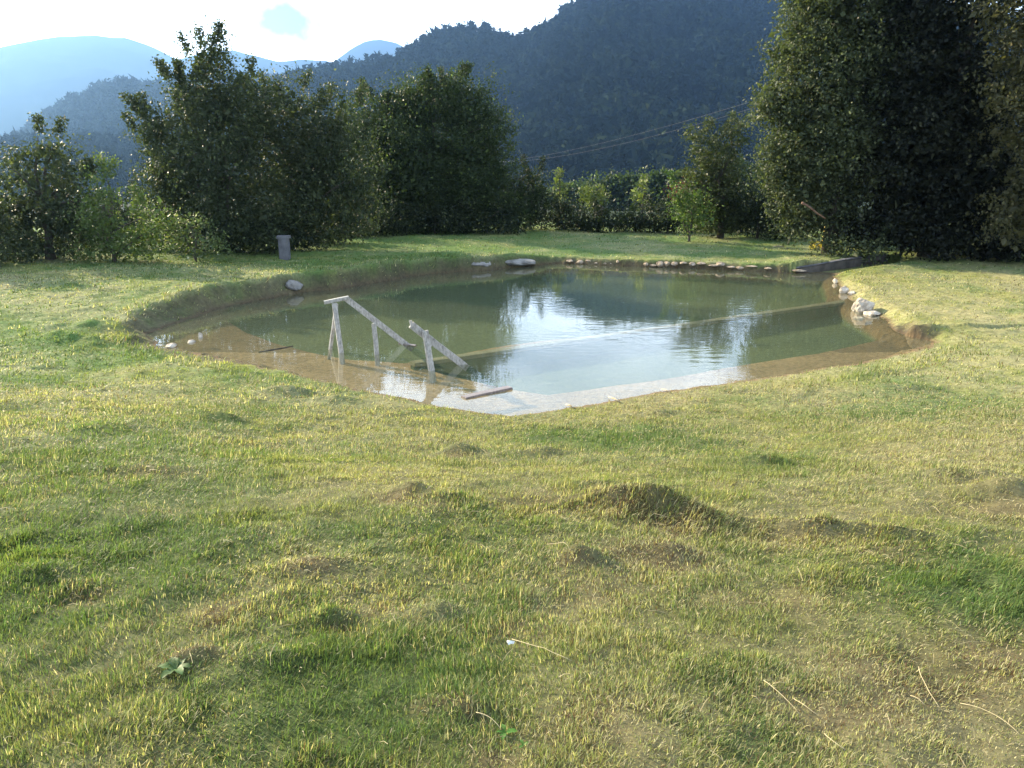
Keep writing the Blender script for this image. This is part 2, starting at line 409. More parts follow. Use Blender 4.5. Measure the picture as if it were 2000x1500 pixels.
EARTH = [(1215, 990, .22, .9), (1330, 1025, .24, 1.0), (1060, 985, .30, .75), (905, 890, .13, .9), (795, 966, .12, .9), (880, 980, .12, .6), (1290, 1090, .22, .9), (1130, 1098, .10, .9), (280, 932, .22, .8), (160, 1162, .13, .9),
         (1480, 1175, .22, .7), (1560, 1060, .2, .5), (1750, 1085, .2, .5), (1780, 1330, .30, .8), (1940, 1300, .25, .8), (1600, 1400, .18, .6), (1250, 1150, .35, .5), (1700, 1400, .2, .6), (400, 1200, .09, .9), (370, 1290, .07, 1),
         (600, 1110, .09, .9), (1040, 1240, .1, .5), (1790, 650, .16, .6), (1570, 600, .1, 0), (950, 1480, .08, .9), (640, 1220, .08, .8), (1110, 1400, .15, .6), (870, 1410, .06, .8), (300, 1000, .15, .4), (1950, 1000, .3, .7), (740, 1200, .07, .6),
         (450, 870, .3, .35), (1320, 1010, .2, .8)]
EARTH = [(*hit(a, b)[:2], r, s) for a, b, r, s in EARTH]
GREEN = [(100, 1000, .9, .7), (300, 1100, .45, .8), (520, 1350, .3, .9), (820, 1280, .22, .7), (200, 850, 1.4, .6), (1900, 1140, .45, .9), (1450, 900, .9, .7), (1100, 850, .8, .6), (1300, 860, .9, .5), (100, 700, 1.6, .6), (700, 1050, .3, .5),
         (620, 1210, .25, .7), (700, 880, .5, .3), (1800, 780, 1.4, .5), (950, 1180, .25, .4), (1450, 1480, .15, .7), (730, 1400, .25, .8), (30, 1200, .3, .5)]
GREEN = [(*hit(a, b)[:2], r, s) for a, b, r, s in GREEN]

def turf_fields(x, y):
    """how dry, how lush and how bare the turf is at x, y, with tree shade worked into the far lawn"""
    lush = 0.5 + 0.75 * fbm(x * .8, y * .8, 61, 4) + 0.45 * fbm(x * 4.5, y * 4.5, 62, 3)
    dry = 0.50 + 0.8 * fbm(x * 1.1 + 5, y * 1.1, 63, 4) + 0.4 * fbm(x * 6, y * 6, 64, 3)
    lush = lush + 0.25 * sm((-x) / 3) - 0.15 * sm((x - .5) / 2)
    dry = dry + 0.22 * sm((x + .3) / 2)
    lush = lush + .55 * sm((y - 17) / 7); dry = dry - .5 * sm((y - 17) / 7)  # far lawn greener and darker: tree shade put into the turf colour
    bare = np.zeros(x.shape)
    wx = x + 0.12 * fbm(x * 4, y * 4, 65, 3); wy = y + 0.12 * fbm(x * 4 + 9, y * 4, 66, 3)
    for (a, b, r, s) in EARTH:
        bare = np.maximum(bare, s * np.exp(-(((wx - a) / (1.25 * r)) ** 2 + ((wy - b) / (.8 * r)) ** 2)))
    for (a, b, r, s) in GREEN:
        q = s * np.exp(-((wx - a) ** 2 + (wy - b) ** 2) / r ** 2)
        lush = lush + q * .9; dry = dry - q * .7
    bare = .75 * bare
    return np.clip(lush, 0, 1), np.clip(dry, 0, 1), np.clip(bare, 0, 1)

def mixc(a, b, t):
    return a + (b - a) * t[:, None]
cLUSH = np.array((.085, .145, .042)); cYEL = np.array((.27, .28, .095)); cSTRAW = np.array((.50, .44, .28)); cEARTH = np.array((.125, .085, .052))

WALL_PX = [(1556, 533, 522), (1600, 532, 515), (1650, 526, 506), (1690, 520, 501), (1733, 514, 496)]
WALL_LINE = [tuple(at_z(a, b, 0.0)[:2]) for a, b, c in WALL_PX]
# ------------------------------------------------------------------ ground: one sheet in rings from the viewer to the valley
def build_ground():
    th_front = np.linspace(-math.radians(43), math.radians(43), 1150)
    th_back = np.linspace(math.radians(43), math.radians(317), 92)[1:-1]
    th = np.concatenate([th_front, th_back])
    r = np.concatenate([np.linspace(0.02, 1.2, 8)[:-1], np.geomspace(1.2, 8, 380)[:-1], np.geomspace(8, 24, 430)[:-1], np.geomspace(24, 45, 60)[:-1], np.geomspace(45, 4200, 80)])
    TH, RR = np.meshgrid(th, r)
    x = (RR * np.sin(TH)).ravel(); y = (RR * np.cos(TH)).ravel()
    z, d = base_h(x, y)
    BWg = BW.copy()
    nr, na = RR.shape
    idx = np.arange(nr * na).reshape(nr, na)
    a = idx[:-1, :]; b = idx[1:, :]
    q = np.stack([a, np.roll(a, -1, 1), np.roll(b, -1, 1), b], -1).reshape(-1, 4)
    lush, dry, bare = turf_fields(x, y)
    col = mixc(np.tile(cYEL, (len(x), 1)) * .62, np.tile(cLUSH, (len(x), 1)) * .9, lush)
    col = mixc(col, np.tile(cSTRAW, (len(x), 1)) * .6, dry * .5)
    thatch = np.array((.050, .044, .022))
    rr = np.hypot(x, y)
    nearw = 1 - sm((rr - 4) / 9)
    col = mixc(col, np.tile(thatch, (len(x), 1)), .55 * nearw)
    col = mixc(col, np.tile(cEARTH * .75, (len(x), 1)), bare * .8)
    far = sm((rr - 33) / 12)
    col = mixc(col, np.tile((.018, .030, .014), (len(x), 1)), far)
    # banks of bare soil just above the water, clay below it, dark green silt in the deep basins
    k = d < 20
    soil = (1 - sm((d - .03) / .13)) * (z > -.01) * k
    col = mixc(col, np.tile((.13, .095, .06), (len(x), 1)), soil * .8)
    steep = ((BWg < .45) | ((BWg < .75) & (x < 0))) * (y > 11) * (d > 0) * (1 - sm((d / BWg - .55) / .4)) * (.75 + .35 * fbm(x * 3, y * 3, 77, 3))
    col = mixc(col, np.tile((.055, .044, .034), (len(x), 1)), np.clip(steep * .85, 0, 1))  # soil of the steep banks, darkened further to include their shade
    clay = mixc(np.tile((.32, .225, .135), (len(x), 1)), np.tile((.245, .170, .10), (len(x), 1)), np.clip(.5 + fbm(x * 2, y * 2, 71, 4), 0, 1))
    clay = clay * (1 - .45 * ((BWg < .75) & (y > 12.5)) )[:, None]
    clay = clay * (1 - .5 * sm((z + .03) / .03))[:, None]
    under = sm((.015 - z) / .02) * (d < .3)
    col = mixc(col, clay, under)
    silt = mixc(np.tile((.085, .112, .058), (len(x), 1)), np.tile((.068, .098, .056), (len(x), 1)), np.clip(.5 + fbm(x * .5, y * .5, 72, 3), 0, 1))
    col = mixc(col, silt, sm((-.19 - z) / .10) * (d < 0))
    o = mesh_np('ground', np.stack([x, y, z], 1), [(4, q)], M_ground, col, smooth=True)
    tag(o, kind='structure')
    return o
build_ground()

# ------------------------------------------------------------------ water sheet
def build_water():
    n = len(shore); c = shore[:, :2].mean(0)
    v = []
    for i in range(n):
        a, b = shore[i - 1, :2], shore[(i + 1) % n, :2]
        t = (b - a) / np.linalg.norm(b - a); nrm = np.array((t[1], -t[0]))
        v.append(shore[i, :2] + nrm * .28)
    import bmesh
    bm = bmesh.new()
    vs = [bm.verts.new((p[0], p[1], 0)) for p in v]
    f = bm.faces.new(vs); f.normal_update()
    if f.normal.z < 0: f.normal_flip()
    bmesh.ops.triangulate(bm, faces=[f])
    me = bpy.data.meshes.new('water'); bm.to_mesh(me); bm.free(); me.materials.append(M_water)
    o = bpy.data.objects.new('water', me); C.objects.link(o); tag(o, kind='structure')
build_water()

# ------------------------------------------------------------------ hills
def interp_ridge(pts, az):
    """ridge given as pixels -> elevation slope above eye level for azimuth"""
    a = [math.atan2((p[0] - 1000) / FPX, cp + (750 - p[1]) / FPX * sp) for p in pts]
    s = []
    for p in pts:
        d = ray(*p); s.append(d.z / math.hypot(d.x, d.y))
    return np.interp(az, a, s)

def hill(name, pts, r0, r1, az0, az1, na, nrad, colA, colB, gully=.1, seed=0, rough=1.0, gscale=6, base=VALLEY, tree_h=0):
    az = np.linspace(math.radians(az0), math.radians(az1), na)
    t = np.concatenate([np.linspace(0, 1, nrad), [1.12, 1.4]])
    AZ, T = np.meshgrid(az, t)
    slope = interp_ridge(pts, AZ.ravel()).reshape(AZ.shape)
    ridge_r = r1 * (1 + .05 * fbm(AZ * 4, AZ * 0 + 2, seed + 3, 2))
    RR = r0 + (ridge_r - r0) * T
    e0 = (base - H) / r0
    hr = slope * ridge_r + H - base
    prof = np.where(T <= 1, np.sin(np.clip(T, 0, 1) * math.pi / 2) ** 1.1, 1 - (T - 1) * 1.5)
    zsm = H + RR * (e0 + (slope - 10 / ridge_r * tree_h - e0) * prof)
    x = RR * np.sin(AZ); y = RR * np.cos(AZ)
    g = fbm(AZ * gscale + .5 * fbm(x / r1 * 5, y / r1 * 5, seed + 9, 2), T * 1.4, seed, 4)
    g2 = fbm(x / r1 * 30, y / r1 * 30, seed + 1, 4)
    env = np.sin(np.clip(T, 0, 1) * math.pi) 
    z = zsm + env * hr * gully * g * .8 + env * hr * .05 * g2 * rough + rough * r1 * .0006 * fbm(x / r1 * 160, y / r1 * 160, seed + 2, 3)
    nr, n2 = AZ.shape
    idx = np.arange(nr * n2).reshape(nr, n2)
    q = np.stack([idx[:-1, :-1], idx[:-1, 1:], idx[1:, 1:], idx[1:, :-1]], -1).reshape(-1, 4)
    f = np.clip(.5 + .9 * fbm(x / r1 * 22, y / r1 * 22, seed + 5, 5), 0, 1).ravel()
    col = mixc(np.tile(colA, (f.size, 1)), np.tile(colB, (f.size, 1)), f)
    o = mesh_np(name, np.stack([x.ravel(), y.ravel(), z.ravel()], 1), [(4, q)], M_forest, col, smooth=True)
    tag(o, kind='structure')
    return x, y, z, T

RIDGE_FAR = [(-900, 190), (-500, 150), (-200, 125), (0, 93), (60, 80), (110, 72), (150, 71), (185, 69), (215, 74), (245, 74), (290, 88), (330, 108), (360, 125), (420, 150), (600, 200), (900, 290), (2600, 300)]
RIDGE_MID = [(-900, 200), (100, 200), (300, 130), (400, 102), (455, 98), (500, 110), (545, 121), (590, 116), (640, 119), (680, 135), (900, 230), (2600, 300)]
RIDGE_PEAK = [(-900, 300), (400, 220), (600, 150), (650, 122), (690, 93), (715, 80), (740, 77), (770, 82), (800, 97), (850, 125), (1000, 200), (1400, 290), (2600, 300)]
RIDGE_LEFT = [(-900, 420), (-300, 360), (-60, 315), (20, 280), (80, 235), (130, 203), (190, 178), (245, 166), (300, 172), (340, 163), (420, 150), (520, 150), (620, 175), (760, 240), (950, 300), (1200, 320), (2600, 320)]
RIDGE_BIG = [(-900, 330), (300, 260), (480, 190), (570, 155), (620, 140), (700, 129), (770, 118), (800, 98), (840, 74), (880, 62), (920, 59), (960, 64), (1000, 77), (1030, 70), (1070, 48), (1100, 22), (1150, 2), (1220, -12), (1340, -18),
             (1460, -10), (1600, 0), (1800, 10), (2100, 60), (2500, 160), (3200, 260)]
hill('far_mountain', RIDGE_FAR, 1700, 3300, -62, 40, 260, 60, (.004, .007, .006), (.007, .011, .008), .12, 101, gscale=9)
hill('far_mountain', RIDGE_MID, 2000, 3500, -62, 40, 200, 50, (.004, .007, .006), (.007, .011, .008), .12, 121, gscale=9)
hill('far_peak', RIDGE_PEAK, 2100, 3700, -62, 40, 200, 50, (.004, .007, .006), (.007, .011, .008), .12, 141, gscale=9)
HL = hill('wooded_hill', RIDGE_LEFT, 650, 1250, -60, 20, 300, 80, (.004, .008, .007), (.010, .016, .011), .14, 161, gscale=10, tree_h=.8)
HB = hill('wooded_hillside', RIDGE_BIG, 330, 900, -40, 60, 420, 120, (.004, .008, .007), (.010, .016, .011), .16, 181, gscale=8, tree_h=.8)

def forest(name, HH, n, size, seed, label):
    """far-off wood on a hill: every tree a loose dome or cone of leaf clumps, all one mass"""
    x, y, z, T = HH
    g = np.random.default_rng(seed)
    rows = np.sqrt(g.random(n)) * (np.sum(T[:, 0] <= 1) - 1); cols = g.random(n) * (x.shape[1] - 1)
    nr = n // 14; rows[:nr] = (np.sum(T[:, 0] <= 1) - 1) - g.random(nr) * .8
    r0 = rows.astype(int); c0 = cols.astype(int); fr = rows - r0; fc = cols - c0
    r1 = np.minimum(r0 + 1, x.shape[0] - 1); c1 = np.minimum(c0 + 1, x.shape[1] - 1)
    def bil(A): return (A[r0, c0] * (1 - fc) + A[r0, c1] * fc) * (1 - fr) + (A[r1, c0] * (1 - fc) + A[r1, c1] * fc) * fr
    px, py, pz = bil(x), bil(y), bil(z)
    K = 46
    conif = g.random(n) < (.25 + .3 * (fbm(px / 90, py / 90, 5, 2) > .1))
    hgt = size * g.uniform(.7, 1.35, n) * np.where(conif, 1.35, 1)
    rad = hgt * np.where(conif, g.uniform(.16, .22, n), g.uniform(.36, .5, n))
    hgt[:nr] *= .55; rad[:nr] *= .6
    u = g.random((n, K)); a = g.random((n, K)) * 2 * math.pi
    hh = np.where(conif[:, None], u, .25 + .75 * u)
    prof = np.where(conif[:, None], 1 - hh, np.sqrt(np.clip(1 - ((hh - .5) / .52) ** 2, 0, 1)))
    rr = rad[:, None] * prof * g.uniform(.75, 1.05, (n, K))
    cx = px[:, None] + rr * np.cos(a); cy = py[:, None] + rr * np.sin(a); cz = pz[:, None] - 1 + hgt[:, None] * hh
    c = np.stack([cx, cy, cz], -1).reshape(-1, 3)
    s = (np.repeat(hgt, K) * .13)[:, None]
    v = np.stack([c + g.normal(size=c.shape) * s for _ in range(3)], 1).reshape(-1, 3)
    f = np.arange(len(v)).reshape(-1, 3)
    tone = g.random(n) * .8 + .2 * g.random(n)
    cc = mixc(np.tile((.004, .008, .007), (n, 1)), np.tile((.026, .036, .018), (n, 1)), np.where(conif, tone * .35, tone))
    col = np.repeat(cc, K * 3, 0)
    o = mesh_np(name, v, [(3, f)], M_forest, col)
    tag(o, label, 'forest', kind='stuff')
forest('forest', HB, 15000, 9.5, 3, 'dark blue wooded slope of the tall hill on the right')
forest('forest', HL, 9000, 11, 4, 'hazy forest on the lower hill behind the left trees')

# ------------------------------------------------------------------ grass
def build_grass():
    g = np.random.default_rng(42)
    half = math.radians(41)
    vs, fs3, fs4, cs = [], [], [], []
    off = 0
    bands = [(1.15, 2.6, 42000, 3), (2.6, 4.0, 26000, 3), (4.0, 6.0, 13000, 2), (6.0, 9.0, 4600, 2), (9.0, 14.0, 1300, 2), (14.0, 22.0, 450, 2), (22.0, 34.0, 110, 2)]
    for (ra, rb, dens, seg) in bands:
        n = int(dens * half * (rb * rb - ra * ra))
        r = np.sqrt(g.uniform(ra * ra, rb * rb, n)); th = g.uniform(-half, half, n)
        x = r * np.sin(th); y = r * np.cos(th)
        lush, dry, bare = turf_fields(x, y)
        z, d = base_h(x, y)
        clump = fbm(x * 9, y * 9, 81, 3)
        keep = (d > .06) & (g.random(n) > bare * .35) & (g.random(n) < .62 + .55 * clump + .25) & (z > .01)
        steepk = ((BW < .45) | ((BW < .75) & (x < 0))) & (d < BW * .7) & (y > 11); keep &= ~(steepk & (g.random(n) < .6))
        keep_ = keep; d = d[keep]
        x, y, z, r, lush, dry, bare, clump = (q[keep] for q in (x, y, z, r, lush, dry, bare, clump)); n = len(x)
        lod = np.clip(r / 3.2, .8, 9)
        L_ = (.010 + .028 * np.clip(clump + .2, 0, 1) + .014 * lush) * g.uniform(.35, 1.65, n) * (1 - .35 * bare) * np.clip(lod, 1, 2.0) ** .55
        edge_ = np.exp(-((d - .9 * BW[keep_]) / .22) ** 2) * (y > 9.5)
        for (ma, mb_, _1, _2, _3, _4) in MOUNDS[:2]: edge_ = np.maximum(edge_, .7 * np.exp(-((x - ma) ** 2 + (y - mb_) ** 2) / .09))
        L_ = .84 * L_ * (1 + 1.1 * edge_)
        W_ = g.uniform(.0008, .0022, n) * lod ** .95 * np.where(r > 9, 1.25, 1)
        flow = 2.2 * fbm(x * 1.3, y * 1.3, 83, 2) + .4
        az = flow + g.normal(0, 1.0, n)
        lean = np.clip(.72 + .45 * fbm(x * 3, y * 3, 84, 2) + g.normal(0, .38, n), .05, 1.45)
        dx, dy = np.cos(az), np.sin(az)
        fa = az + g.normal(math.pi / 2, .6, n)
        wx, wy = np.cos(fa) * W_, np.sin(fa) * W_
        tip = np.stack([dx * np.sin(lean) * L_, dy * np.sin(lean) * L_, np.cos(lean) * L_], 1)
        b = np.stack([x, y, z - .004], 1); wv = np.stack([wx, wy, np.zeros(n)], 1)
        t_, y_ = g.random(n), g.random(n)
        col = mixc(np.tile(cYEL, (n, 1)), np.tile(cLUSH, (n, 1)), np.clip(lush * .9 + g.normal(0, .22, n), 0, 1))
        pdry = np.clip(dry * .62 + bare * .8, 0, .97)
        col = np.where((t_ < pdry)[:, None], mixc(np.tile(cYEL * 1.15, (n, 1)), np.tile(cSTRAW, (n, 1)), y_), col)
        col = np.where((t_ < pdry * (.18 + .35 * bare))[:, None], np.tile((.13, .085, .05), (n, 1)), col)
        col = col * g.uniform(.45, 1.4, n)[:, None]
        if seg == 3:
            mid = b + tip * .5 + np.array((0, 0, 1)) * (L_ * .10)[:, None]
            v = np.stack([b - wv, b + wv, mid - wv * .8, mid + wv * .8, b + tip], 1).reshape(-1, 3)
            k = np.arange(n)[:, None] * 5 + off
            fs4.append(np.concatenate([k, k + 1, k + 3, k + 2], 1)); fs3.append(np.concatenate([k + 2, k + 3, k + 4], 1)); m_ = 5
        else:
            v = np.stack([b - wv, b + wv, b + tip], 1).reshape(-1, 3)
            k = np.arange(n)[:, None] * 3 + off
            fs3.append(np.concatenate([k, k + 1, k + 2], 1)); m_ = 3
        vs.append(v); cs.append(np.repeat(col, m_, 0)); off += len(v)
    o = mesh_np('grass', np.concatenate(vs), [(4, np.concatenate(fs4)), (3, np.concatenate(fs3))], M_grass, np.concatenate(cs))
    tag(o, 'short mown meadow grass in green and straw patches around the pond', 'grass', kind='stuff')
    # loose dry clippings
    g = np.random.default_rng(43)
    n = 60000
    r = np.sqrt(g.uniform(1.4, 110, n)); th = g.uniform(-half, half, n); x = r * np.sin(th); y = r * np.cos(th)
    _, dry, bare = turf_fields(x, y); z, d = base_h(x, y)
    k = (d > .15) & (g.random(n) < .45 + .5 * dry * sm((x + .5) / 1.5) + .9 * bare)
    x, y, z = x[k], y[k], z[k]; n = len(x); r = r[k]
    Ls = g.uniform(.008, .030, n) * g.choice([1, 1, 1, 1, 1, 2.6], n); az = g.uniform(0, 6.28, n); ws = g.uniform(.0005, .0011, n) * np.clip(r / 3, 1, 3)
    d1 = np.stack([np.cos(az) * Ls, np.sin(az) * Ls, g.normal(.0, .012, n)], 1); nx = np.stack([-np.sin(az) * ws, np.cos(az) * ws, ws * .6], 1)
    b = np.stack([x, y, z + g.uniform(.004, .030, n)], 1)
    md = b + d1 * .5 + np.array((0, 0, .006))
    v = np.stack([b - nx, b + nx, md + nx, md - nx, b + d1 + nx, b + d1 - nx], 1).reshape(-1, 3)
    i = np.arange(n)[:, None] * 6
    q = np.concatenate([np.concatenate([i, i + 1, i + 2, i + 3], 1), np.concatenate([i + 3, i + 2, i + 4, i + 5], 1)])
    col = np.repeat(np.array((.34, .285, .17)) * g.uniform(.25, 1.5, n)[:, None], 6, 0)
    o = mesh_np('dry_clippings', v, [(4, q)], M_grass, col)
    tag(o, 'loose pale straw clippings scattered over the bare turf', 'hay', kind='stuff')
build_grass()

# ------------------------------------------------------------------ trees
def leaves_from(centres, sig, nper, size, pal, g, droop=.2):
    """leaf blades gathered round clump centres"""
    n = len(centres) * nper
    c = np.repeat(centres, nper, 0) + g.normal(size=(n, 3)) * np.repeat(sig, nper)[:, None] * np.array((1, 1, .8))
    a = g.normal(size=(n, 3)) + np.array((0, 0, -droop)); a /= np.linalg.norm(a, axis=1)[:, None]
    b = np.cross(a, g.normal(size=(n, 3)) + np.array((0, 0, .8))); b /= np.linalg.norm(b, axis=1)[:, None] + 1e-9
    nn = np.cross(a, b)
    L_ = size * g.uniform(.6, 1.3, n)[:, None]; W_ = L_ * g.uniform(.26, .38, n)[:, None]
    v = np.stack([c, c + a * L_ * .45 + b * W_ + nn * L_ * .06, c + a * L_ - nn * L_ * .05, c + a * L_ * .45 - b * W_ + nn * L_ * .06], 1).reshape(-1, 3)
    f = np.arange(4 * n).reshape(-1, 4)
    pal = np.array(pal)
    ct = np.repeat(g.random(len(centres)), nper); lt = g.random(n)
    mix_ = np.clip(ct * .7 + lt * .3, 0, 1)
    col = mixc(np.tile(pal[0], (n, 1)), np.tile(pal[1], (n, 1)), mix_)
    if len(pal) > 2: col = np.where((g.random(n) < .05)[:, None], np.tile(pal[2], (n, 1)), col)
    return v, f, np.repeat(col, 4, 0)

def tree(name, label, cat, Y, ells, trunk_px, pal, seed, size=.09, dens=26, nper=46, sig=.20, trunk_r=.11, depth=.85, group=None, sprigs=0, bark=None, limbs=9, stem_top=.6, dy=0, gap=.0):
    g = np.random.default_rng(seed)
    base = at_y(trunk_px, 440, Y); bx = base.x; bz = gz(bx, Y)
    root = empty(name, (bx, Y, bz)); tag(root, label, cat, group)
    k = Y / FPX
    cen = []; sg = []; EL = []
    for e in ells:
        px, py, rx, ry = e[:4]; yo = e[4] if len(e) > 4 else 0
        p = at_y(px, py, Y); p.y += yo
        a, b, c = rx * k, min(rx, ry * 1.3) * k * depth + .15, ry * k
        EL.append((p, a, b, c))
        area = (a * b + a * c + b * c) / 3 * 4 * math.pi
        m = max(4, int(area * dens * .16))
        d = g.normal(size=(m, 3)); d /= np.linalg.norm(d, axis=1)[:, None]
        rad = g.uniform(.25, 1, m) ** .35
        lump = 1 + .16 * g.normal(size=m) * (rad > .8)
        q = np.array(p) + d * (rad * lump)[:, None] * np.array((a, b, c))
        if gap: q = q[fbm(q[:, 0] * 1.6 + q[:, 1], q[:, 2] * 1.6, seed, 2) > -gap]
        q = q[q[:, 2] > bz + .08]
        cen.append(q); sg.append(np.full(len(q), sig) * g.uniform(.6, 1.25, len(q)))
    for s in range(sprigs):        # thin shoots standing out of the crown
        p, a, b, c = EL[g.integers(0, len(EL))]
        t = g.uniform(0, 2 * math.pi)
        top = np.array(p) + np.array((math.cos(t) * a * .9, g.uniform(-.5, .5) * b, c * g.uniform(.6, .95)))
        dirv = np.array((math.cos(t) * .5, 0, 1.0)); dirv /= np.linalg.norm(dirv)
        for q in range(4):
            cen.append((top + dirv * q * .11 * (1 + k * 20) / 1.2)[None]); sg.append(np.array([.07]))
    cen = np.concatenate(cen); sg = np.concatenate(sg)
    # deep inside: sparse wide fill so that the crown is not see-through
    v, f, col = leaves_from(cen, sg, int(nper * 1.25), size * .88, pal, g)
    inner = []
    for (p, a, b, c) in EL:
        m = int(a * b * c * 4.19 * 26) + 3
        d = g.normal(size=(m, 3)); d /= np.linalg.norm(d, axis=1)[:, None]
        q = np.array(p) + d * (g.random(m) ** .4 * .72)[:, None] * np.array((a, b, c)); inner.append(q[q[:, 2] > bz + .15])
    inner = np.concatenate(inner)
    v2, f2, col2 = leaves_from(inner, np.full(len(inner), .12), 3, size * 2.0, pal, g)
    mesh_np('crown', np.concatenate([v, v2]), [(4, np.concatenate([f, f2 + len(v)]))], M_leaf, np.concatenate([col, col2]), parent=root)
    tops = max(q[0].z + q[3] for q in EL)
    mb = MB(); ht = (tops - bz) * stem_top
    pts = [Vector((bx + .10 * t * g.normal(), Y + .10 * t * g.normal(), bz - .15 + (ht + .15) * t)) for t in np.linspace(0, 1, 6)]
    pts[0] = Vector((bx, Y, bz - .15))
    mb.tube(pts, [trunk_r * 1.35, trunk_r, trunk_r * .85, trunk_r * .7, trunk_r * .5, trunk_r * .3], 9)
    ups = np.nonzero(cen[:, 2] > bz + .38 * (tops - bz))[0]; ups = ups if len(ups) > 3 else np.arange(len(cen))
    ids = g.choice(ups, min(limbs, len(ups)), replace=False)
    for i in ids:
        e = pts[3].lerp(Vector(cen[i]), .8); s = pts[1 + int(g.integers(0, 4))]
        md = s.lerp(e, .5) + Vector((g.normal() * .1, g.normal() * .1, .18))
        mb.tube([s, s.lerp(md, .5), md, md.lerp(e, .6), e], [trunk_r * .5, trunk_r * .4, trunk_r * .28, trunk_r * .18, trunk_r * .08], 6)
    mb.build('trunk', bark or M_bark, root, smooth=True)
    return root

P_GREY = [(.024, .036, .018), (.062, .078, .034), (.12, .14, .06)]
P_MID = [(.020, .034, .014), (.050, .070, .024), (.12, .16, .05)]
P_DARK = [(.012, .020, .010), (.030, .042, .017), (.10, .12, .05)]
P_YEL = [(.05, .075, .022), (.12, .145, .045), (.24, .26, .10)]
P_OLIVE = [(.030, .042, .018), (.070, .085, .034), (.14, .15, .07)]
P_RED = [(.09, .018, .02), (.16, .03, .035)]

# left group
tree('broadleaf_tree', 'hazy bushy tree with an uneven top at the left edge', 'tree', 20.5,
     [(100, 320, 55, 60), (60, 380, 70, 60), (140, 400, 60, 70), (20, 420, 60, 60), (95, 285, 22, 28), (40, 320, 30, 35), (70, 470, 90, 55), (150, 470, 45, 50), (10, 480, 60, 45)], 90, P_GREY, 201, sprigs=10, gap=.35)
tree('shrub', 'low green shrub cluster between the left-edge tree and the tall left tree', 'shrub', 20.0,
     [(195, 430, 38, 60), (230, 460, 38, 45), (205, 370, 18, 35), (250, 480, 40, 30), (190, 490, 40, 30), (300, 470, 40, 45), (300, 420, 26, 38)], 215, [(.05, .085, .025), (.12, .16, .045), (.2, .22, .1)], 202, sprigs=6, trunk_r=.05, dens=24, size=.08)
tree('shrub', 'dark shrub half outside the frame at the far left', 'shrub', 19.0, [(-60, 440, 70, 90), (-10, 490, 60, 35), (-120, 400, 80, 110)], -50, P_GREY, 203, trunk_r=.06)
tree('broadleaf_tree', 'tallest tree left of the pond with a ragged crown top', 'tree', 22.5,
     [(420, 150, 48, 52), (400, 205, 70, 55), (455, 240, 85, 60), (330, 260, 50, 40), (330, 320, 62, 70), (420, 320, 110, 80), (400, 400, 120, 75), (330, 400, 55, 55), (480, 440, 90, 60), (370, 455, 75, 45), (490, 180, 45, 45), (370, 190, 40, 40), (300, 250, 35, 40), (400, 105, 26, 30), (425, 90, 9, 16)],
     440, P_GREY, 204, sprigs=26, gap=.75, dens=27, limbs=14)
tree('broadleaf_tree', 'dull green tree leaning between the tallest left tree and the round willow', 'tree', 23.5,
     [(550, 215, 60, 55), (600, 250, 65, 60), (560, 310, 95, 80), (620, 340, 70, 80), (540, 400, 100, 70), (620, 420, 80, 60), (660, 225, 40, 50), (675, 320, 60, 80), (690, 400, 60, 60)], 560, P_GREY, 205, sprigs=16, gap=.75, limbs=10)
tree('shrub', 'sprawling bush with shiny leaves at the foot of the tallest left tree', 'shrub', 20.2, [(350, 470, 32, 36), (400, 480, 28, 30), (375, 440, 26, 32), (430, 488, 26, 18)], 375, [(.05, .08, .03), (.11, .14, .06), (.3, .32, .24)], 206, trunk_r=.03, dens=22, size=.075)
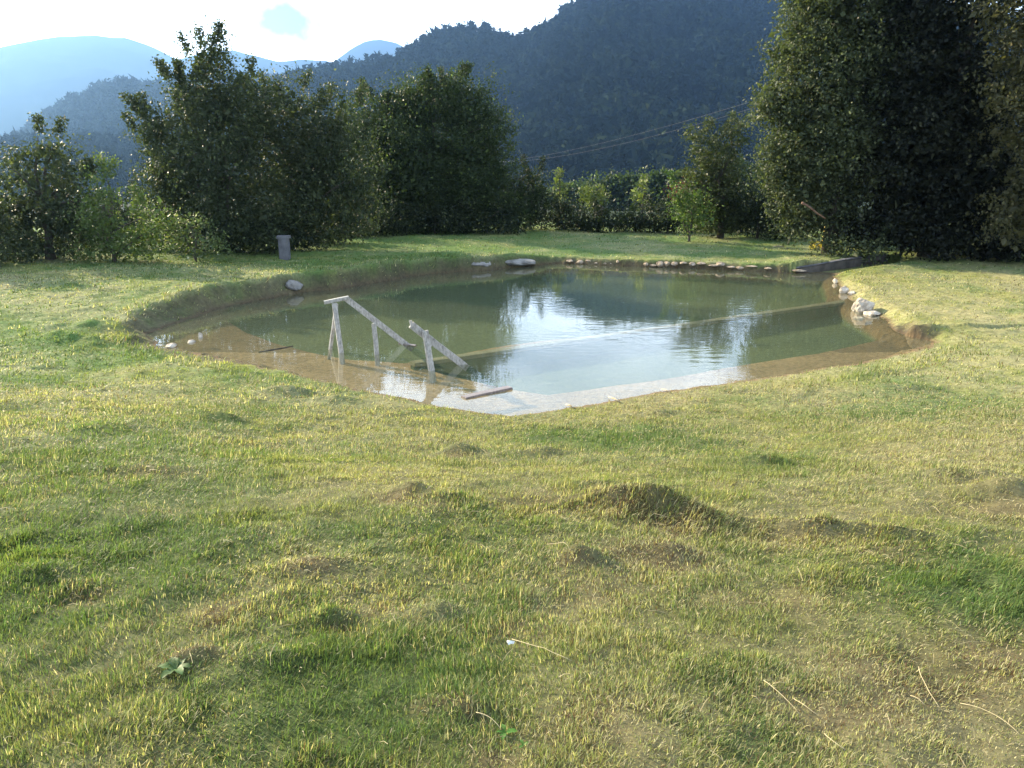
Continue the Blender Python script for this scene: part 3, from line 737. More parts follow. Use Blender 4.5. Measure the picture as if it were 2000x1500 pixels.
# centre
tree('willow_tree', 'broad rounded willow in the centre behind the pond', 'tree', 30.5,
     [(835, 205, 85, 55), (905, 215, 65, 60), (770, 235, 75, 65), (715, 270, 45, 70), (900, 310, 95, 90), (800, 330, 115, 100), (960, 270, 40, 55), (960, 370, 70, 75), (730, 370, 75, 80), (850, 400, 140, 55), (1010, 420, 45, 40), (880, 165, 28, 22)],
     850, P_MID, 207, sprigs=22, dens=25, nper=50, size=.10, sig=.24, trunk_r=.16, limbs=12)
tree('shrub', 'dark bush in the gap under the willow and the leaning tree', 'shrub', 28, [(660, 390, 65, 60), (700, 430, 70, 30), (620, 440, 60, 25)], 665, P_DARK, 208, trunk_r=.05)
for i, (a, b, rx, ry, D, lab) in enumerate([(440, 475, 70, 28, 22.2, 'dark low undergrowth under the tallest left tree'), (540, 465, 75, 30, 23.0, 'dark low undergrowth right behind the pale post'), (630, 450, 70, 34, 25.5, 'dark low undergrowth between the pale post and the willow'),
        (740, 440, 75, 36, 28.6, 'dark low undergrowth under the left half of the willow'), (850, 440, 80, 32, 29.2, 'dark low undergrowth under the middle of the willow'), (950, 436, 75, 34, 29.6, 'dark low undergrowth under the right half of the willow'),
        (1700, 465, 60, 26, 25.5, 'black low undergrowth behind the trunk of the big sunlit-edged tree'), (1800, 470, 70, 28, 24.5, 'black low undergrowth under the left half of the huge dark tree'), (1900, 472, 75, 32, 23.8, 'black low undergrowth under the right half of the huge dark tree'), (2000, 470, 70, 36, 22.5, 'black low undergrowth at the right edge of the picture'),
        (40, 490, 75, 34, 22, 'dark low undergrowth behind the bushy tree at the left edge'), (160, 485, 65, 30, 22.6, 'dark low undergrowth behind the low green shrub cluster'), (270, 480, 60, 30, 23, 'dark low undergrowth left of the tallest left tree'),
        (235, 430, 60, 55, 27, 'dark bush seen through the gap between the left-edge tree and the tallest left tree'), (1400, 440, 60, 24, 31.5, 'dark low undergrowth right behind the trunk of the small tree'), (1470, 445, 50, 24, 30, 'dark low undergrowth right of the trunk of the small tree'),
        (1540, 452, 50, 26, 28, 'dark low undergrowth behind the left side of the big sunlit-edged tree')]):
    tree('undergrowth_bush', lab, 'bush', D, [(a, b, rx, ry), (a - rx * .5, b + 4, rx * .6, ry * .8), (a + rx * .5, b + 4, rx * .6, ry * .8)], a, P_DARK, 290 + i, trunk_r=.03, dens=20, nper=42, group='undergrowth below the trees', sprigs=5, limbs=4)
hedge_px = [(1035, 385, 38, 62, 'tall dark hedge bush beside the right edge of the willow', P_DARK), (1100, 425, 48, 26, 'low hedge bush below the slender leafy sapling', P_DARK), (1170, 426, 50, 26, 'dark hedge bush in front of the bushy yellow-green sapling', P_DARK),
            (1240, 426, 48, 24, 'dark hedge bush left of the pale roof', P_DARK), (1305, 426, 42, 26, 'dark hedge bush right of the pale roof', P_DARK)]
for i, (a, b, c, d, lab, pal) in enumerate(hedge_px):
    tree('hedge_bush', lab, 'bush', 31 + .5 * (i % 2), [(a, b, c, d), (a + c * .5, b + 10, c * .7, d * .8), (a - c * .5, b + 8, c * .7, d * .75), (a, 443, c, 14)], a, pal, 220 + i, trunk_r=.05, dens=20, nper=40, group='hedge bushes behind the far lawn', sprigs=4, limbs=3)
sap = [(1090, [(1090, 350, 10, 18), (1092, 375, 16, 22), (1090, 335, 6, 10)], 'slender leafy sapling, leftmost of the pale saplings above the hedge'),
       (1160, [(1150, 378, 20, 20), (1175, 376, 16, 22), (1160, 392, 28, 14), (1140, 372, 8, 14)], 'wide bushy yellow-green sapling, middle one above the hedge'),
       (1255, [(1255, 358, 10, 20), (1250, 380, 15, 20), (1259, 342, 6, 10)], 'pointed yellow-green sapling just left of the pale roof')]
for i, (tx, el, lab) in enumerate(sap):
    tree('sapling', lab, 'young tree', 32.5, el, tx, P_YEL, 240 + i, size=.10, dens=30, nper=12, sig=.10, trunk_r=.03, group='saplings above the hedge', limbs=4, stem_top=.9)
tree('red_leaved_shrub', 'dark red-leaved shrub peeking out left of the small tree', 'shrub', 36, [(1330, 372, 18, 16), (1345, 385, 20, 18)], 1335, P_RED, 250, dens=22, nper=30, trunk_r=.04)
# right
tree('broadleaf_tree', 'small tree with an open top standing alone right of the hedge', 'tree', 29,
     [(1360, 280, 20, 26), (1395, 272, 24, 24), (1435, 275, 24, 32), (1400, 310, 52, 34), (1372, 345, 36, 40), (1425, 345, 38, 40), (1400, 390, 60, 42), (1355, 385, 32, 45), (1440, 400, 30, 40), (1385, 425, 48, 28), (1430, 430, 40, 24), (1350, 262, 7, 10), (1445, 252, 8, 12)],
     1408, P_OLIVE, 260, sprigs=14, dens=24, nper=30, size=.10, sig=.17, limbs=12, gap=.5)
tree('shrub', 'bright green sunlit shrub at the left foot of the small tree', 'shrub', 27.5, [(1345, 400, 28, 32), (1340, 425, 24, 20), (1370, 420, 26, 24), (1325, 375, 12, 18)], 1348, [(.04, .075, .02), (.10, .15, .04), (.3, .36, .12)], 261, dens=24, nper=34, trunk_r=.04, size=.09, sprigs=4)
tree('shrub', 'dark undergrowth between the small tree and the big right tree', 'shrub', 28.5, [(1470, 405, 36, 40), (1500, 425, 40, 30), (1440, 430, 36, 18), (1520, 380, 40, 60)], 1480, P_DARK, 262, trunk_r=.05)
tree('walnut_tree', 'big sunlit-edged tree at the right with its crown reaching the ground', 'tree', 23.5,
     [(1640, 20, 110, 90), (1560, 90, 60, 60), (1620, 140, 105, 90), (1530, 190, 55, 55), (1500, 215, 32, 28), (1590, 240, 100, 85), (1540, 290, 65, 55), (1650, 300, 100, 90), (1510, 330, 45, 38), (1580, 350, 90, 60), (1570, 410, 60, 48), (1640, 400, 70, 60), (1545, 440, 40, 26), (1640, 448, 60, 28), (1700, 120, 90, 120), (1590, -40, 70, 60), (1700, -70, 130, 80), (1560, 385, 45, 40), (1640, 476, 60, 20, -1.3), (1600, 470, 40, 16, -1.0)],
     1625, [(.034, .048, .022), (.085, .100, .048), (.18, .20, .11)], 263, sprigs=20, dens=23, nper=40, size=.105, sig=.20, trunk_r=.18, limbs=16, gap=.6)
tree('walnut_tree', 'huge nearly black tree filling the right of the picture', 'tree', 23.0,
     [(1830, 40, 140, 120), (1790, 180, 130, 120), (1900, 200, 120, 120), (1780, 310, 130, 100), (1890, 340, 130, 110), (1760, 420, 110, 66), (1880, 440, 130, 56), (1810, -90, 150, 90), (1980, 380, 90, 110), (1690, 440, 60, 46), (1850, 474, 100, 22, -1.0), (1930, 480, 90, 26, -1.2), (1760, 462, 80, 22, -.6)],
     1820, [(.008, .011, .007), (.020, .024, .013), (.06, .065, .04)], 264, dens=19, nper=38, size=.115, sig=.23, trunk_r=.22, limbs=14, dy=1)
tree('broadleaf_tree', 'brownish green tree at the right edge overlapping the black tree', 'tree', 20.5,
     [(1975, 30, 70, 60), (2020, 110, 90, 70), (1960, 190, 50, 40), (2050, 240, 110, 90), (2060, 380, 110, 100), (2140, 100, 130, 200), (1985, 440, 60, 45), (2060, -60, 130, 80)],
     2060, [(.045, .048, .022), (.095, .090, .042), (.14, .12, .06)], 265, dens=20, nper=34, size=.10, sig=.2, trunk_r=.16, limbs=12, gap=.5)
# further trees in the valley behind the hedge
for i, (a, b, rx, ry, D, lab) in enumerate([(1215, 372, 70, 26, 120, 'hazy round tree in the valley behind the saplings'), (1300, 366, 60, 28, 110, 'hazy dark tree in the valley left of the small tree'), (1120, 384, 60, 22, 130, 'low hazy tree in the valley beside the willow'),
                                            (1440, 362, 60, 36, 105, 'hazy tree in the valley behind the small tree')]):
    tree('valley_tree', lab, 'tree', D, [(a, b, rx, ry), (a - rx * .5, b + ry * .5, rx * .6, ry * .6), (a + rx * .5, b + ry * .4, rx * .6, ry * .6), (a, b + ry, rx, ry * .8), (a, b + ry * 2, rx, ry)], a, P_MID, 280 + i, size=.6, dens=1.8, nper=40, sig=.9, trunk_r=.25, group='trees in the valley', limbs=5)

# ------------------------------------------------------------------ wooden rails in the water
def rail_a():
    fl = at_z(668, 690, 0); bl = at_z(641, 682, 0)
    topY = (fl.y + bl.y) / 2 - .02
    ta = at_y(633, 591, topY); tb = at_y(681, 581, topY + .10)
    root = empty('wooden_handrail', (fl.x, fl.y, -.15)); tag(root, 'weathered grey wooden handrail on an A-shaped stand, left of two', 'handrail', 'broken wooden handrails in the pond')
    m = MB(); m.beam(ta, tb, .075, .05, (0, 0, 1), .002); m.build('top_board', M_wood, root)
    mid = ta.lerp(tb, .45)
    m = MB(); m.beam(at_y(653, 592, topY - .02), Vector((fl.x, fl.y, -.17)), .075, .03, (.6, -1, 0), .002); m.build('leg', M_wood, root)
    m = MB(); m.beam(at_y(657, 594, topY + .05), Vector((bl.x, bl.y + .02, -.17)), .055, .03, (.9, -1, 0), .002); m.build('leg', M_wood, root)
    p2 = at_z(737, 692, 0); t2 = at_y(729, 634, p2.y)
    m = MB(); m.beam(t2 + Vector((.01, 0, .02)), Vector((p2.x, p2.y, -.17)), .085, .03, (.9, -.5, 0), .002); m.build('post', M_wood, root)
    e = at_z(792, 672, 0)
    m = MB(); s = at_y(676, 583, topY + .09)
    m.beam(s, e + (e - s) * .12, .09, .028, (.25, -1, .2), .003); m.build('rail_board', M_wood, root)
    m = MB(); m.beam(at_z(780, 670, .01), at_z(812, 676, -.01), .06, .03, (0, 0, 1), .003); m.build('rail_end', M_wood_wet, root)
def rail_b():
    b = at_z(846, 724, 0)
    root = empty('wooden_handrail', (b.x, b.y, -.15)); tag(root, 'weathered sloping wooden handrail on a single slanted post, right of two', 'handrail', 'broken wooden handrails in the pond')
    m = MB(); m.beam(at_y(830, 646, b.y + .03), Vector((b.x, b.y, -.17)), .10, .035, (1.2, -1, 0), .003); m.build('post', M_wood, root)
    s = at_y(803, 634, b.y + .0); e = at_z(903, 712, 0)
    m = MB(); m.beam(s, e + (e - s) * .10, .10, .03, (.25, -1, .2), .003); m.build('rail_board', M_wood, root)
    m = MB(); m.beam(at_y(802, 626, b.y), at_y(805, 642, b.y), .035, .03, (1, -1, 0)); m.build('end_block', M_wood, root)
    m = MB(); m.beam(at_y(828, 660, b.y + .05), at_y(842, 676, b.y + .08), .045, .03, (1, -.3, 0)); m.build('brace', M_wood, root)
rail_a(); rail_b()
m = MB(); m.beam(at_z(905, 777, .004), at_z(996, 757, .012), .11, .03, (0, 0, 1), .003)
tag(m.build('floating_plank', M_wood_wet), 'wet brown plank floating in the shallows near the front shore', 'plank')
m = MB(); m.tube([at_z(505, 688, -.01), at_z(540, 682, .005), at_z(572, 676, .008)], [.012, .014, .008], 6)
tag(m.build('sunken_stick', M_bark, smooth=True), 'thin dark stick lying in the shallow brown water at the left', 'stick')
for a, b, c, d, lab in [(1189, 775, 1211, 785, 'short pale stick at the water edge, middle of the front shore'), (1292, 760, 1309, 766, 'small pale stick at the water edge right of the middle one'), (1106, 790, 1120, 796, 'tiny pale twig at the water edge near the lowest point of the shore')]:
    m = MB(); p, q = at_z(a, b, .02), at_z(c, d, .035); m.tube([p, p.lerp(q, .5) + Vector((0, 0, .01)), q], [.009, .011, .007], 6)
    tag(m.build('stick', M_pale_bark, smooth=True), lab, 'stick', 'sticks on the front shore')

# ------------------------------------------------------------------ stones
import bmesh
def rock(name, p, sx, sy, sz, seed, m, label, group=None, rz=0, cat='stone'):
    bm = bmesh.new(); bmesh.ops.create_icosphere(bm, subdivisions=4, radius=1)
    g = np.random.default_rng(seed); o3 = g.random(3) * 50
    planes = [Vector(g.normal(size=3)).normalized() for _ in range(11)]; cut = g.uniform(.62, .92, 11)
    for v in bm.verts:
        c = v.co.copy()
        for n_, q in zip(planes, cut):
            e = c.dot(n_) - q
            if e > 0: c -= n_ * e * .85
        a = float(vnoise(np.array([c.x * 3 + o3[0] + c.z]), np.array([c.y * 3 + o3[1]]), seed)[0]) + .5 * float(vnoise(np.array([c.x * 9 + o3[0]]), np.array([c.y * 9 + c.z * 9]), seed)[0])
        c *= .88 + .2 * a
        v.co = Vector((c.x * sx, c.y * sy, c.z * sz))
    me = bpy.data.meshes.new(name); bm.to_mesh(me); bm.free(); me.materials.append(m)
    o = bpy.data.objects.new(name, me); C.objects.link(o); o.location = p; o.rotation_euler = (0, 0, rz)
    return tag(o, label, cat, group)

def rock_px(name, px, py, wpx, hpx, seed, m, label, group=None, z=0.0, back=.0, cat='stone'):
    p = at_z(px, py + hpx / 2, z); k = p.y / FPX
    return rock(name, Vector((p.x, p.y + wpx * k * .3 + back, z + hpx * k * .35)), wpx * k * .55, wpx * k * .42 + .03, hpx * k * .70, seed, m, label, group, cat=cat)
rock_px('boulder', 1690, 596, 40, 26, 1, M_stone, 'largest pale limestone boulder on the right shore', z=.02)
rock_px('boulder', 1650, 565, 16, 12, 2, M_stone, 'small pale rock on the right shore above the large boulder', z=.02)
rock_px('boulder', 1665, 572, 14, 6, 21, M_stone, 'thin flat stone just above the large pale boulder', z=.02)
rock_px('boulder', 1706, 612, 30, 8, 22, M_stone, 'low flat stone sloping off the lower side of the large pale boulder', z=.0)
rock_px('boulder', 1678, 622, 18, 6, 23, M_stone, 'sunken light stone in the water below the large pale boulder', z=-.05)
rock_px('boulder', 1632, 548, 8, 8, 24, M_stone, 'smallest light stone on the corner of the right shore', z=.02)
rock_px('rock_slab', 1010, 512, 84, 11, 3, M_stone_dk, 'long grey rock slab in the far bank left of the middle', z=.06, back=.05)
rock_px('rock_slab', 930, 516, 60, 13, 31, M_stone_dk, 'shaded grey rock slab left of the longest slab in the far bank', z=.06)
rock_px('rock_slab', 800, 522, 56, 11, 32, M_stone_dk, 'dim low rock in the shaded left part of the far bank', z=.10)
rock_px('boulder', 572, 556, 30, 16, 4, M_stone_dk, 'bluish grey rock in the shaded left bank', z=.10)
rock_px('boulder', 645, 543, 26, 12, 41, M_stone_dk, 'small dim rock in the left bank, right of the bluish rock', z=.12)
rock_px('boulder', 332, 676, 20, 8, 5, M_stone, 'wet grey stone at the left tip of the pond', z=-.01)
rock_px('boulder', 372, 668, 14, 7, 51, M_stone, 'pale stone breaking the water at the left tip, left of the standing one', z=-.02)
rock_px('boulder', 391, 655, 7, 12, 52, M_stone, 'slim upright pale stone in the shallow water at the left tip', z=-.02)
far_st = [(1113, 507, 14, 5), (1133, 511, 10, 8), (1150, 510, 12, 8), (1165, 514, 16, 8), (1180, 515, 12, 7), (1194, 515, 10, 11), (1207, 512, 8, 8), (1262, 515, 8, 9), (1275, 518, 9, 5), (1290, 515, 11, 12), (1303, 513, 10, 9),
          (1318, 511, 10, 8), (1334, 514, 14, 8), (1352, 515, 13, 7), (1370, 516, 12, 6), (1394, 514, 16, 5), (1408, 517, 13, 9), (1428, 522, 16, 6), (1447, 522, 13, 6), (1468, 521, 14, 5), (1500, 524, 16, 5), (1562, 527, 18, 5)]
M_stone_w = noise_mat('buff_limestone', (.10, .075, .055), (.42, .35, .27), 7, .95, 1.0, c3=(.24, .19, .14))
_sx = [q[0] for q in SHORE[26:34]][::-1]; _sy = [q[1] for q in SHORE[26:34]][::-1]
def bank_rock(px, py, wpx, hpx, seed, label, group):
    wy = float(np.interp(px, _sx, _sy)); p = at_z(px, wy, 0); k = p.y / FPX; g = np.random.default_rng(seed)
    zc = max(.02, (wy - py) * k * g.uniform(.45, 1.15))
    return rock('shore_stone', Vector((p.x, p.y + .03 + g.uniform(0, .05), zc)), wpx * k * g.uniform(.4, .8), .12, hpx * k * g.uniform(.3, .6), seed, M_stone_w, label, group, rz=g.uniform(-.5, .5))
ORD = ['first', 'second', 'third', 'fourth', 'fifth', 'sixth', 'seventh', 'eighth', 'ninth', 'tenth', 'eleventh', 'twelfth', 'thirteenth', 'fourteenth', 'fifteenth', 'sixteenth', 'seventeenth', 'eighteenth', 'nineteenth', 'twentieth', 'twenty-first', 'twenty-second']
for i, (a, b, c, d) in enumerate(far_st):
    look = 'tall' if d > 8 else 'flat' if c > 2.2 * d else 'chunky'
    bank_rock(a, b, c, d, 60 + i, f'{look} pale stone, {ORD[i]} from the left along the far water edge', 'stones along the far water edge')

# ------------------------------------------------------------------ low concrete retaining wall on the far right shore
pts = WALL_PX
root = None
mb = MB(); cap = MB()
W = []
for a, b, c in pts:
    p = at_z(a, b, 0.0); q = at_y(a, c, p.y); W.append((p, q.z))
root = empty('retaining_wall', (W[2][0].x, W[2][0].y, 0)); tag(root, 'low dark concrete retaining wall with a pale top edge at the far right end of the pond', 'wall')
for (p, h1), (q, h2) in zip(W[:-1], W[1:]):
    n0 = len(mb.v); dv = (q - p).normalized(); nrm = Vector((-dv.y, dv.x, 0)) * .14
    mb.v += [tuple(v) for v in (Vector((p.x, p.y, -.3)), Vector((q.x, q.y, -.3)), Vector((q.x, q.y, h2 - .035)), Vector((p.x, p.y, h1 - .035)),
             Vector((p.x, p.y, -.3)) + nrm, Vector((q.x, q.y, -.3)) + nrm, Vector((q.x, q.y, h2 - .035)) + nrm, Vector((p.x, p.y, h1 - .035)) + nrm)]
    for f in ((0, 1, 2, 3), (5, 4, 7, 6), (3, 2, 6, 7), (1, 5, 6, 2), (4, 0, 3, 7)): mb.f.append(tuple(n0 + i for i in f))
    cap.beam(Vector((p.x, p.y, h1 - .012)) + nrm * .5, Vector((q.x, q.y, h2 - .012)) + nrm * .5, .15, .022, (0, 0, 1), .004)
mb.build('wall_face', M_wallc, root); cap.build('coping', M_postc, root)

# submerged divider wall of the pool
mb = MB()
a, b = at_z(805, 708, -.06), at_z(1655, 588, -.06)
root = empty('submerged_wall', a.lerp(b, .5)); mb.beam(a + Vector((0, 0, -.50)), b + Vector((0, 0, -.50)), .12, .90, (0, 0, 1), .004)
mb.build('wall_face', noise_mat('algae_on_concrete', (.065, .09, .045), (.08, .105, .055), 1.5, .8, .2), root)
mb = MB(); mb.beam(a + Vector((0, 0, -.025)), b + Vector((0, 0, -.02)), .17, .06, (0, 0, 1), .004); mb.build('coping', noise_mat('slimy_concrete', (.16, .15, .09), (.25, .22, .14), 6, .8, .2), root)
tag(root, 'long straight concrete wall just under the water dividing the pond', 'wall')

# grey post in the shade on the left
pb = hit(557, 506)
root = empty('marker_post', pb); tag(root, 'pale square concrete post standing in the shade under the left trees', 'post')
k = pb.y / FPX
m = MB(); m.beam(pb + Vector((0, 0, -.1)), pb + Vector((0, 0, 40 * k)), 19 * k, 17 * k, (0, 1, 0)); m.build('shaft', M_postc, root)
m = MB(); m.beam(pb + Vector((0, 0, 40 * k)), pb + Vector((0, 0, 45 * k)), 24 * k, 21 * k, (0, 1, 0)); m.build('cap', M_postc, root)

# leaning poles and fallen yellow branch under the big right tree
def pole(name, p, q, r, m_, lab, cat, bend=.04, n=7, group=None):
    m = MB(); pts = [p.lerp(q, t) + Vector((bend * math.sin(t * math.pi), 0, bend * .4 * math.sin(t * 2.5 * math.pi))) for t in np.linspace(0, 1, n)]
    m.tube(pts, [r * (1 - .4 * i / (n - 1)) for i in range(n)], 7)
    return tag(m.build(name, m_, smooth=True), lab, cat, group)
g1 = hit(1538, 477); pole('leaning_pole', g1 + Vector((0, 0, -.05)), at_y(1556, 398, g1.y + .2), .022, M_pale_bark, 'thin crooked pale pole leaning under the left side of the big right tree', 'pole', .06)
g1 = hit(1637, 492); pole('leaning_pole', g1 + Vector((0, 0, -.05)), at_y(1622, 458, g1.y + .3), .028, M_pale_bark, 'short thick pale pole slanting left, near the yellow branches', 'pole', 0)
g1 = hit(1634, 478); pole('leaning_pole', g1 + Vector((0, 0, -.05)), at_y(1626, 440, g1.y + .1), .014, M_pale_bark, 'thin upright pale pole just right of the short thick one', 'pole', .01)
pole('broken_branch', at_y(1566, 396, 22.2), at_y(1612, 428, 22.2), .035, noise_mat('reddish_bark', (.08, .045, .03), (.20, .12, .08), 8, .9, .5), 'reddish broken branch slanting through the lower leaves of the big right tree', 'branch', .03)
gy = hit(1603, 486); root = empty('yellow_branches', gy); tag(root, 'small heap of yellow dry leafy branches under the big right tree', 'branches')
m = MB(); g = np.random.default_rng(9)
m.tube([gy + Vector((.02, 0, -.02)), gy + Vector((.06, .05, .35)), gy + Vector((.10, .1, .68))], [.03, .02, .012], 6)
for i in range(9):
    t = g.uniform(-1, 1); m.tube([gy + Vector((.02, 0, .25)), gy + Vector((t * .18, 0, .12)), gy + Vector((t * .42, -.1, .01))], [.012, .01, .006], 5)
m.build('stem', M_yellow, root, smooth=True)
cc = np.array([[gy.x + g.normal() * .2, gy.y + g.normal() * .12, gy.z + abs(g.normal()) * .08 + .04] for _ in range(26)])
v, f, col = leaves_from(cc, np.full(26, .05), 9, .075, [(.40, .30, .04), (.62, .50, .09)], g)
mesh_np('dry_leaves', v, [(4, f)], M_leaf, col, parent=root)
gb = hit(1520, 484); m = MB(); m.tube([gb + Vector((-.16, 0, .03)), gb + Vector((0, 0, .045)), gb + Vector((.18, .02, .03))], [.014, .02, .012], 6)
tag(m.build('stick', M_pale_bark, smooth=True), 'bleached stick lying on the far lawn left of the leaning pole', 'stick')

# ------------------------------------------------------------------ house roofs and power line in the valley
def house(px, D, w, d, h, rise, roofy, lab):
    top = at_y(px, roofy, D); z1 = top.z - rise; z0 = VALLEY - 1.0
    z0 = min(z1 - h, gz(top.x, D)) - .5
    root = empty('house', (top.x, D, z0)); tag(root, lab, 'house', 'houses in the valley')
    x0, x1, y0, y1 = top.x - w / 2, top.x + w / 2, D - d / 2, D + d / 2
    m = MB(); n = 0
    m.v += [(x0, y0, z0), (x1, y0, z0), (x1, y1, z0), (x0, y1, z0), (x0, y0, z1), (x1, y0, z1), (x1, y1, z1), (x0, y1, z1), (x0, D, z1 + rise - .1), (x1, D, z1 + rise - .1)]
    m.f += [(0, 1, 5, 4), (2, 3, 7, 6), (1, 2, 6, 9, 5), (3, 0, 4, 8, 7)]
    m.build('wall', M_plaster, root)
    r = MB(); e = .5
    for s in (-1, 1):
        ye = D + s * (d / 2 + e); ze = z1 - rise * e / (d / 2)
        r.v += [(x0 - e, D, z1 + rise), (x1 + e, D, z1 + rise), (x1 + e, ye, ze), (x0 - e, ye, ze), (x0 - e, D, z1 + rise + .18), (x1 + e, D, z1 + rise + .18), (x1 + e, ye, ze + .18), (x0 - e, ye, ze + .18)]
        b = len(r.v) - 8
        r.f += [tuple(b + i for i in q) for q in ((0, 1, 2, 3), (7, 6, 5, 4), (3, 2, 6, 7), (0, 3, 7, 4), (1, 5, 6, 2))]
    rf = r.build('roof', M_roof, root)
    ch = MB(); ch.beam((x0 + w * .3, D + .8, z1 + rise * .5), (x0 + w * .3, D + .8, z1 + rise + 1.0), .7, .7, (0, 1, 0)); c_ = ch.build('chimney', M_plaster, root)
    for i in range(3):
        wm = MB(); xc = x0 + w * (i + .5) / 3
        wm.beam((xc, y0 - .02, z1 - 1.9), (xc, y0 - .02, z1 - .7), .9, .08, (0, 1, 0)); wm.build('window', M_glass, root)
house(1275, 150, 13, 9, 6, 2.6, 379, 'house with a pale grey roof showing above the hedge beside the pointed sapling')
house(1322, 160, 11, 9, 6, 2.6, 376, 'house with a grey roof half hidden by the small tree')
house(1205, 170, 9, 7, 4, 1.5, 389, 'low house with a white strip of roof behind the hedge')
def upole(px, D, topy, lab):
    t = at_y(px, topy, D); z0 = gz(t.x, D)
    root = empty('utility_pole', (t.x, D, z0)); tag(root, lab, 'utility pole', 'poles of the power line')
    m = MB(); m.tube([(t.x, D, z0 - .5), (t.x, D, t.z + .5)], [.16, .11], 8); m.build('mast', M_bark, root, smooth=True)
    m = MB(); m.beam((t.x - .9, D, t.z), (t.x + .9, D, t.z), .10, .12, (0, 0, 1)); m.build('crossarm', M_wood, root)
    return t
ta = upole(985, 140, 316, 'wooden utility pole mostly hidden behind the willow'); tb = upole(1530, 62, 186, 'wooden utility pole hidden behind the big right tree')
for s, lab in ((-.8, 'upper left strand of the power line crossing the dark hill'), (.8, 'lower right strand of the power line crossing the dark hill')):
    m = MB(); P = []
    for t in np.linspace(0, 1, 25):
        p = ta.lerp(tb, t); p += Vector((s, 0, -.7 * 4 * t * (1 - t) * (1 if s < 0 else 1.35))); P.append(p)
    m.tube(P, .008, 5); tag(m.build('power_cable', M_cable, smooth=True), lab, 'cable', 'power line cables')

# ------------------------------------------------------------------ weeds, stalks and litter in the foreground turf
def weed(px, py, n, L_, colr, lab, seed):
    p = hit(px, py); g = np.random.default_rng(seed); root = empty('broadleaf_weed', p); tag(root, lab, 'weed')
    for i in range(n):
        az = 2 * math.pi * i / n + g.normal() * .25; ll = L_ * g.uniform(.7, 1.15); up = g.uniform(.25, .8)
        V, F = [], []
        K = 7
        for k in range(K + 1):
            t = k / K; wd = ll * .24 * math.sin(math.pi * min(1, t * .95 + .04)) ** .8
            r_ = ll * t; zz = ll * (up * t - .75 * up * t * t) + .01
            c = np.array(p) + np.array((math.cos(az) * r_, math.sin(az) * r_, zz)); s = np.array((-math.sin(az), math.cos(az), 0)) * wd
            wv = .12 * ll * math.sin(k * 2.1) * .3
            V += [c - s + (0, 0, wd * .35 + wv), c, c + s + (0, 0, wd * .35 - wv)]
        for k in range(K):
            a = 3 * k; F += [(a, a + 1, a + 4, a + 3), (a + 1, a + 2, a + 5, a + 4)]
        mesh_np('leaf', np.array(V), [(4, np.array(F))], M_leaf, np.tile(np.array(colr) * g.uniform(.8, 1.2), (len(V), 1)), smooth=True, parent=root)
weed(985, 1440, 4, .034, (.08, .18, .03), 'small bright green weed with rounded leaves at the bottom centre', 1)
weed(345, 1318, 6, .062, (.09, .15, .045), 'rosette of broad pale green leaves beside the dark hollow at lower left', 2)
weed(1022, 1468, 3, .024, (.08, .17, .03), 'tiny low weed right below the bright green one', 3)
ST = [((1000, 1265), (1115, 1303), 'long pale stalk running right from the white scrap in the lower centre'), ((930, 1412), (978, 1440), 'short pale stalk pointing at the bright green weed'), ((1490, 1346), (1560, 1412), 'long straight stalk at lower right, left of the curved one'),
      ((1548, 1382), (1596, 1415), 'curved stalk just right of the long straight one'), ((1792, 1316), (1832, 1396), 'steep thin stalk in the brown patch at lower right'), ((1872, 1390), (1990, 1450), 'long bowed stalk in the bottom right corner'),
      ((1608, 1446), (1650, 1484), 'short straw near the bottom edge, right of centre'), ((1776, 1372), (1804, 1390), 'thick short straw in the brown patch at lower right'), ((1068, 1073), (1112, 1084), 'pale straw on the turf below the big grass mound'),
      ((1275, 1010), (1310, 1022), 'pale straw lying on the shaded side of the big mound')]
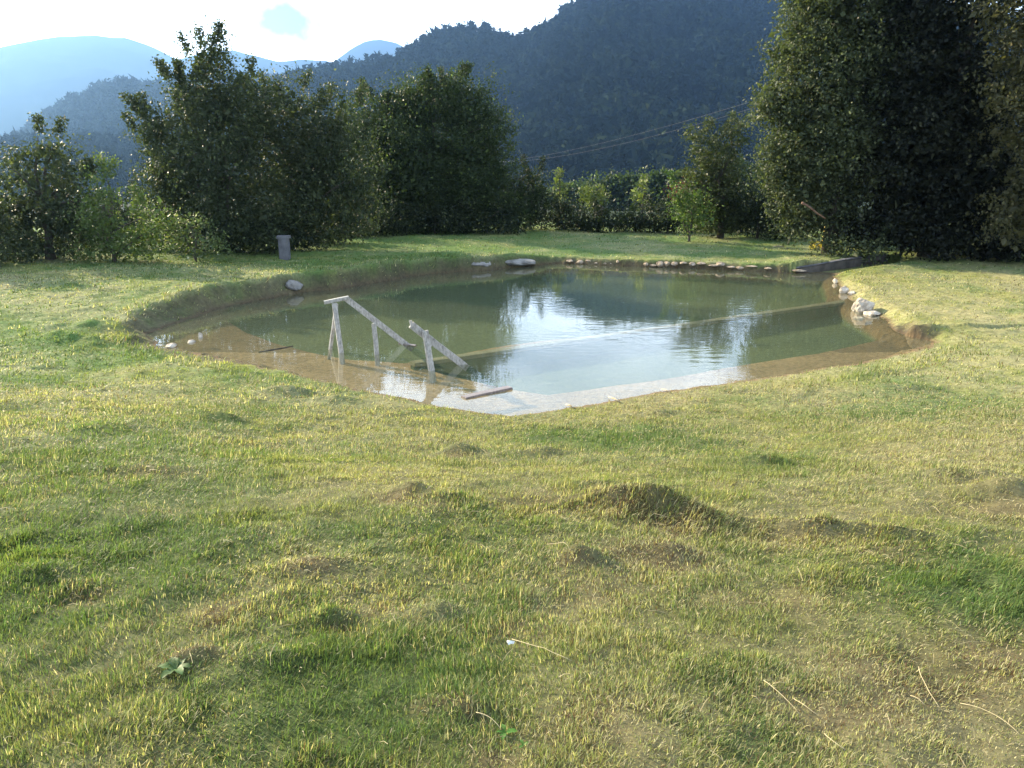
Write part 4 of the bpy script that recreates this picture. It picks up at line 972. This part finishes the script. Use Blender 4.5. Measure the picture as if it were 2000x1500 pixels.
for i, (a, b, lab) in enumerate(ST):
    p, q = hit(*a), hit(*b); n = 8; g = np.random.default_rng(300 + i); bow = g.normal() * .012
    side = Vector((-(q - p).y, (q - p).x, 0)).normalized()
    P = []
    for t in np.linspace(0, 1, n):
        c = p.lerp(q, t) + side * bow * 4 * t * (1 - t); c.z = max(gz(c.x, c.y), p.lerp(q, t).z) + .024 + .008 * math.sin(math.pi * t); P.append(c)
    m = MB(); m.tube(P, [.0012 - .0005 * k / n for k in range(n)], 5)
    tag(m.build('dry_stalk', noise_mat('straw', (.36, .29, .16), (.50, .42, .25), 30, .6, 0) if i == 0 else bpy.data.materials['straw'], smooth=True), lab, 'straw', 'long dry stalks in the turf')
p = hit(996, 1273) + Vector((0, 0, .03)); m = MB(); n0 = 0
gg = np.random.default_rng(4); ring = [Vector((math.cos(t) * .014 * gg.uniform(.6, 1.2), math.sin(t) * .008 * gg.uniform(.6, 1.2), gg.uniform(-.004, .006))) for t in np.linspace(0, 2 * math.pi, 11)[:-1]]
m.v = [tuple(p + v) for v in ring] + [tuple(p + v * .9 + Vector((0, 0, .002))) for v in ring] + [tuple(p + Vector((0, 0, .009)))]
m.f = [(i, (i + 1) % 10, 10 + (i + 1) % 10, 10 + i) for i in range(10)] + [(10 + i, 10 + (i + 1) % 10, 20) for i in range(10)] + [tuple(range(9, -1, -1))]
tag(m.build('paper_scrap', M_plastic), 'small crumpled white scrap lying in the grass at lower centre', 'litter')

# ------------------------------------------------------------------ haze
def haze():
    hb = MB(); X = 4350; z0, z1 = VALLEY - 3, 640
    v = [(-X, -X, z0), (X, -X, z0), (X, X, z0), (-X, X, z0), (-X, -X, z1), (X, -X, z1), (X, X, z1), (-X, X, z1)]
    hb.v = v; hb.f = [(3, 2, 1, 0), (4, 5, 6, 7), (0, 1, 5, 4), (1, 2, 6, 5), (2, 3, 7, 6), (3, 0, 4, 7)]
    m, t, o = mat('haze')
    p = t.nodes.new('ShaderNodeVolumePrincipled'); p.inputs['Color'].default_value = (.25, .47, .90, 1); p.inputs['Density'].default_value = .00018; p.inputs['Anisotropy'].default_value = .6
    t.links.new(p.outputs[0], o.inputs['Volume'])
    tag(hb.build('haze', m), 'pale blue evening haze in the valley air', 'haze', kind='stuff')
haze()
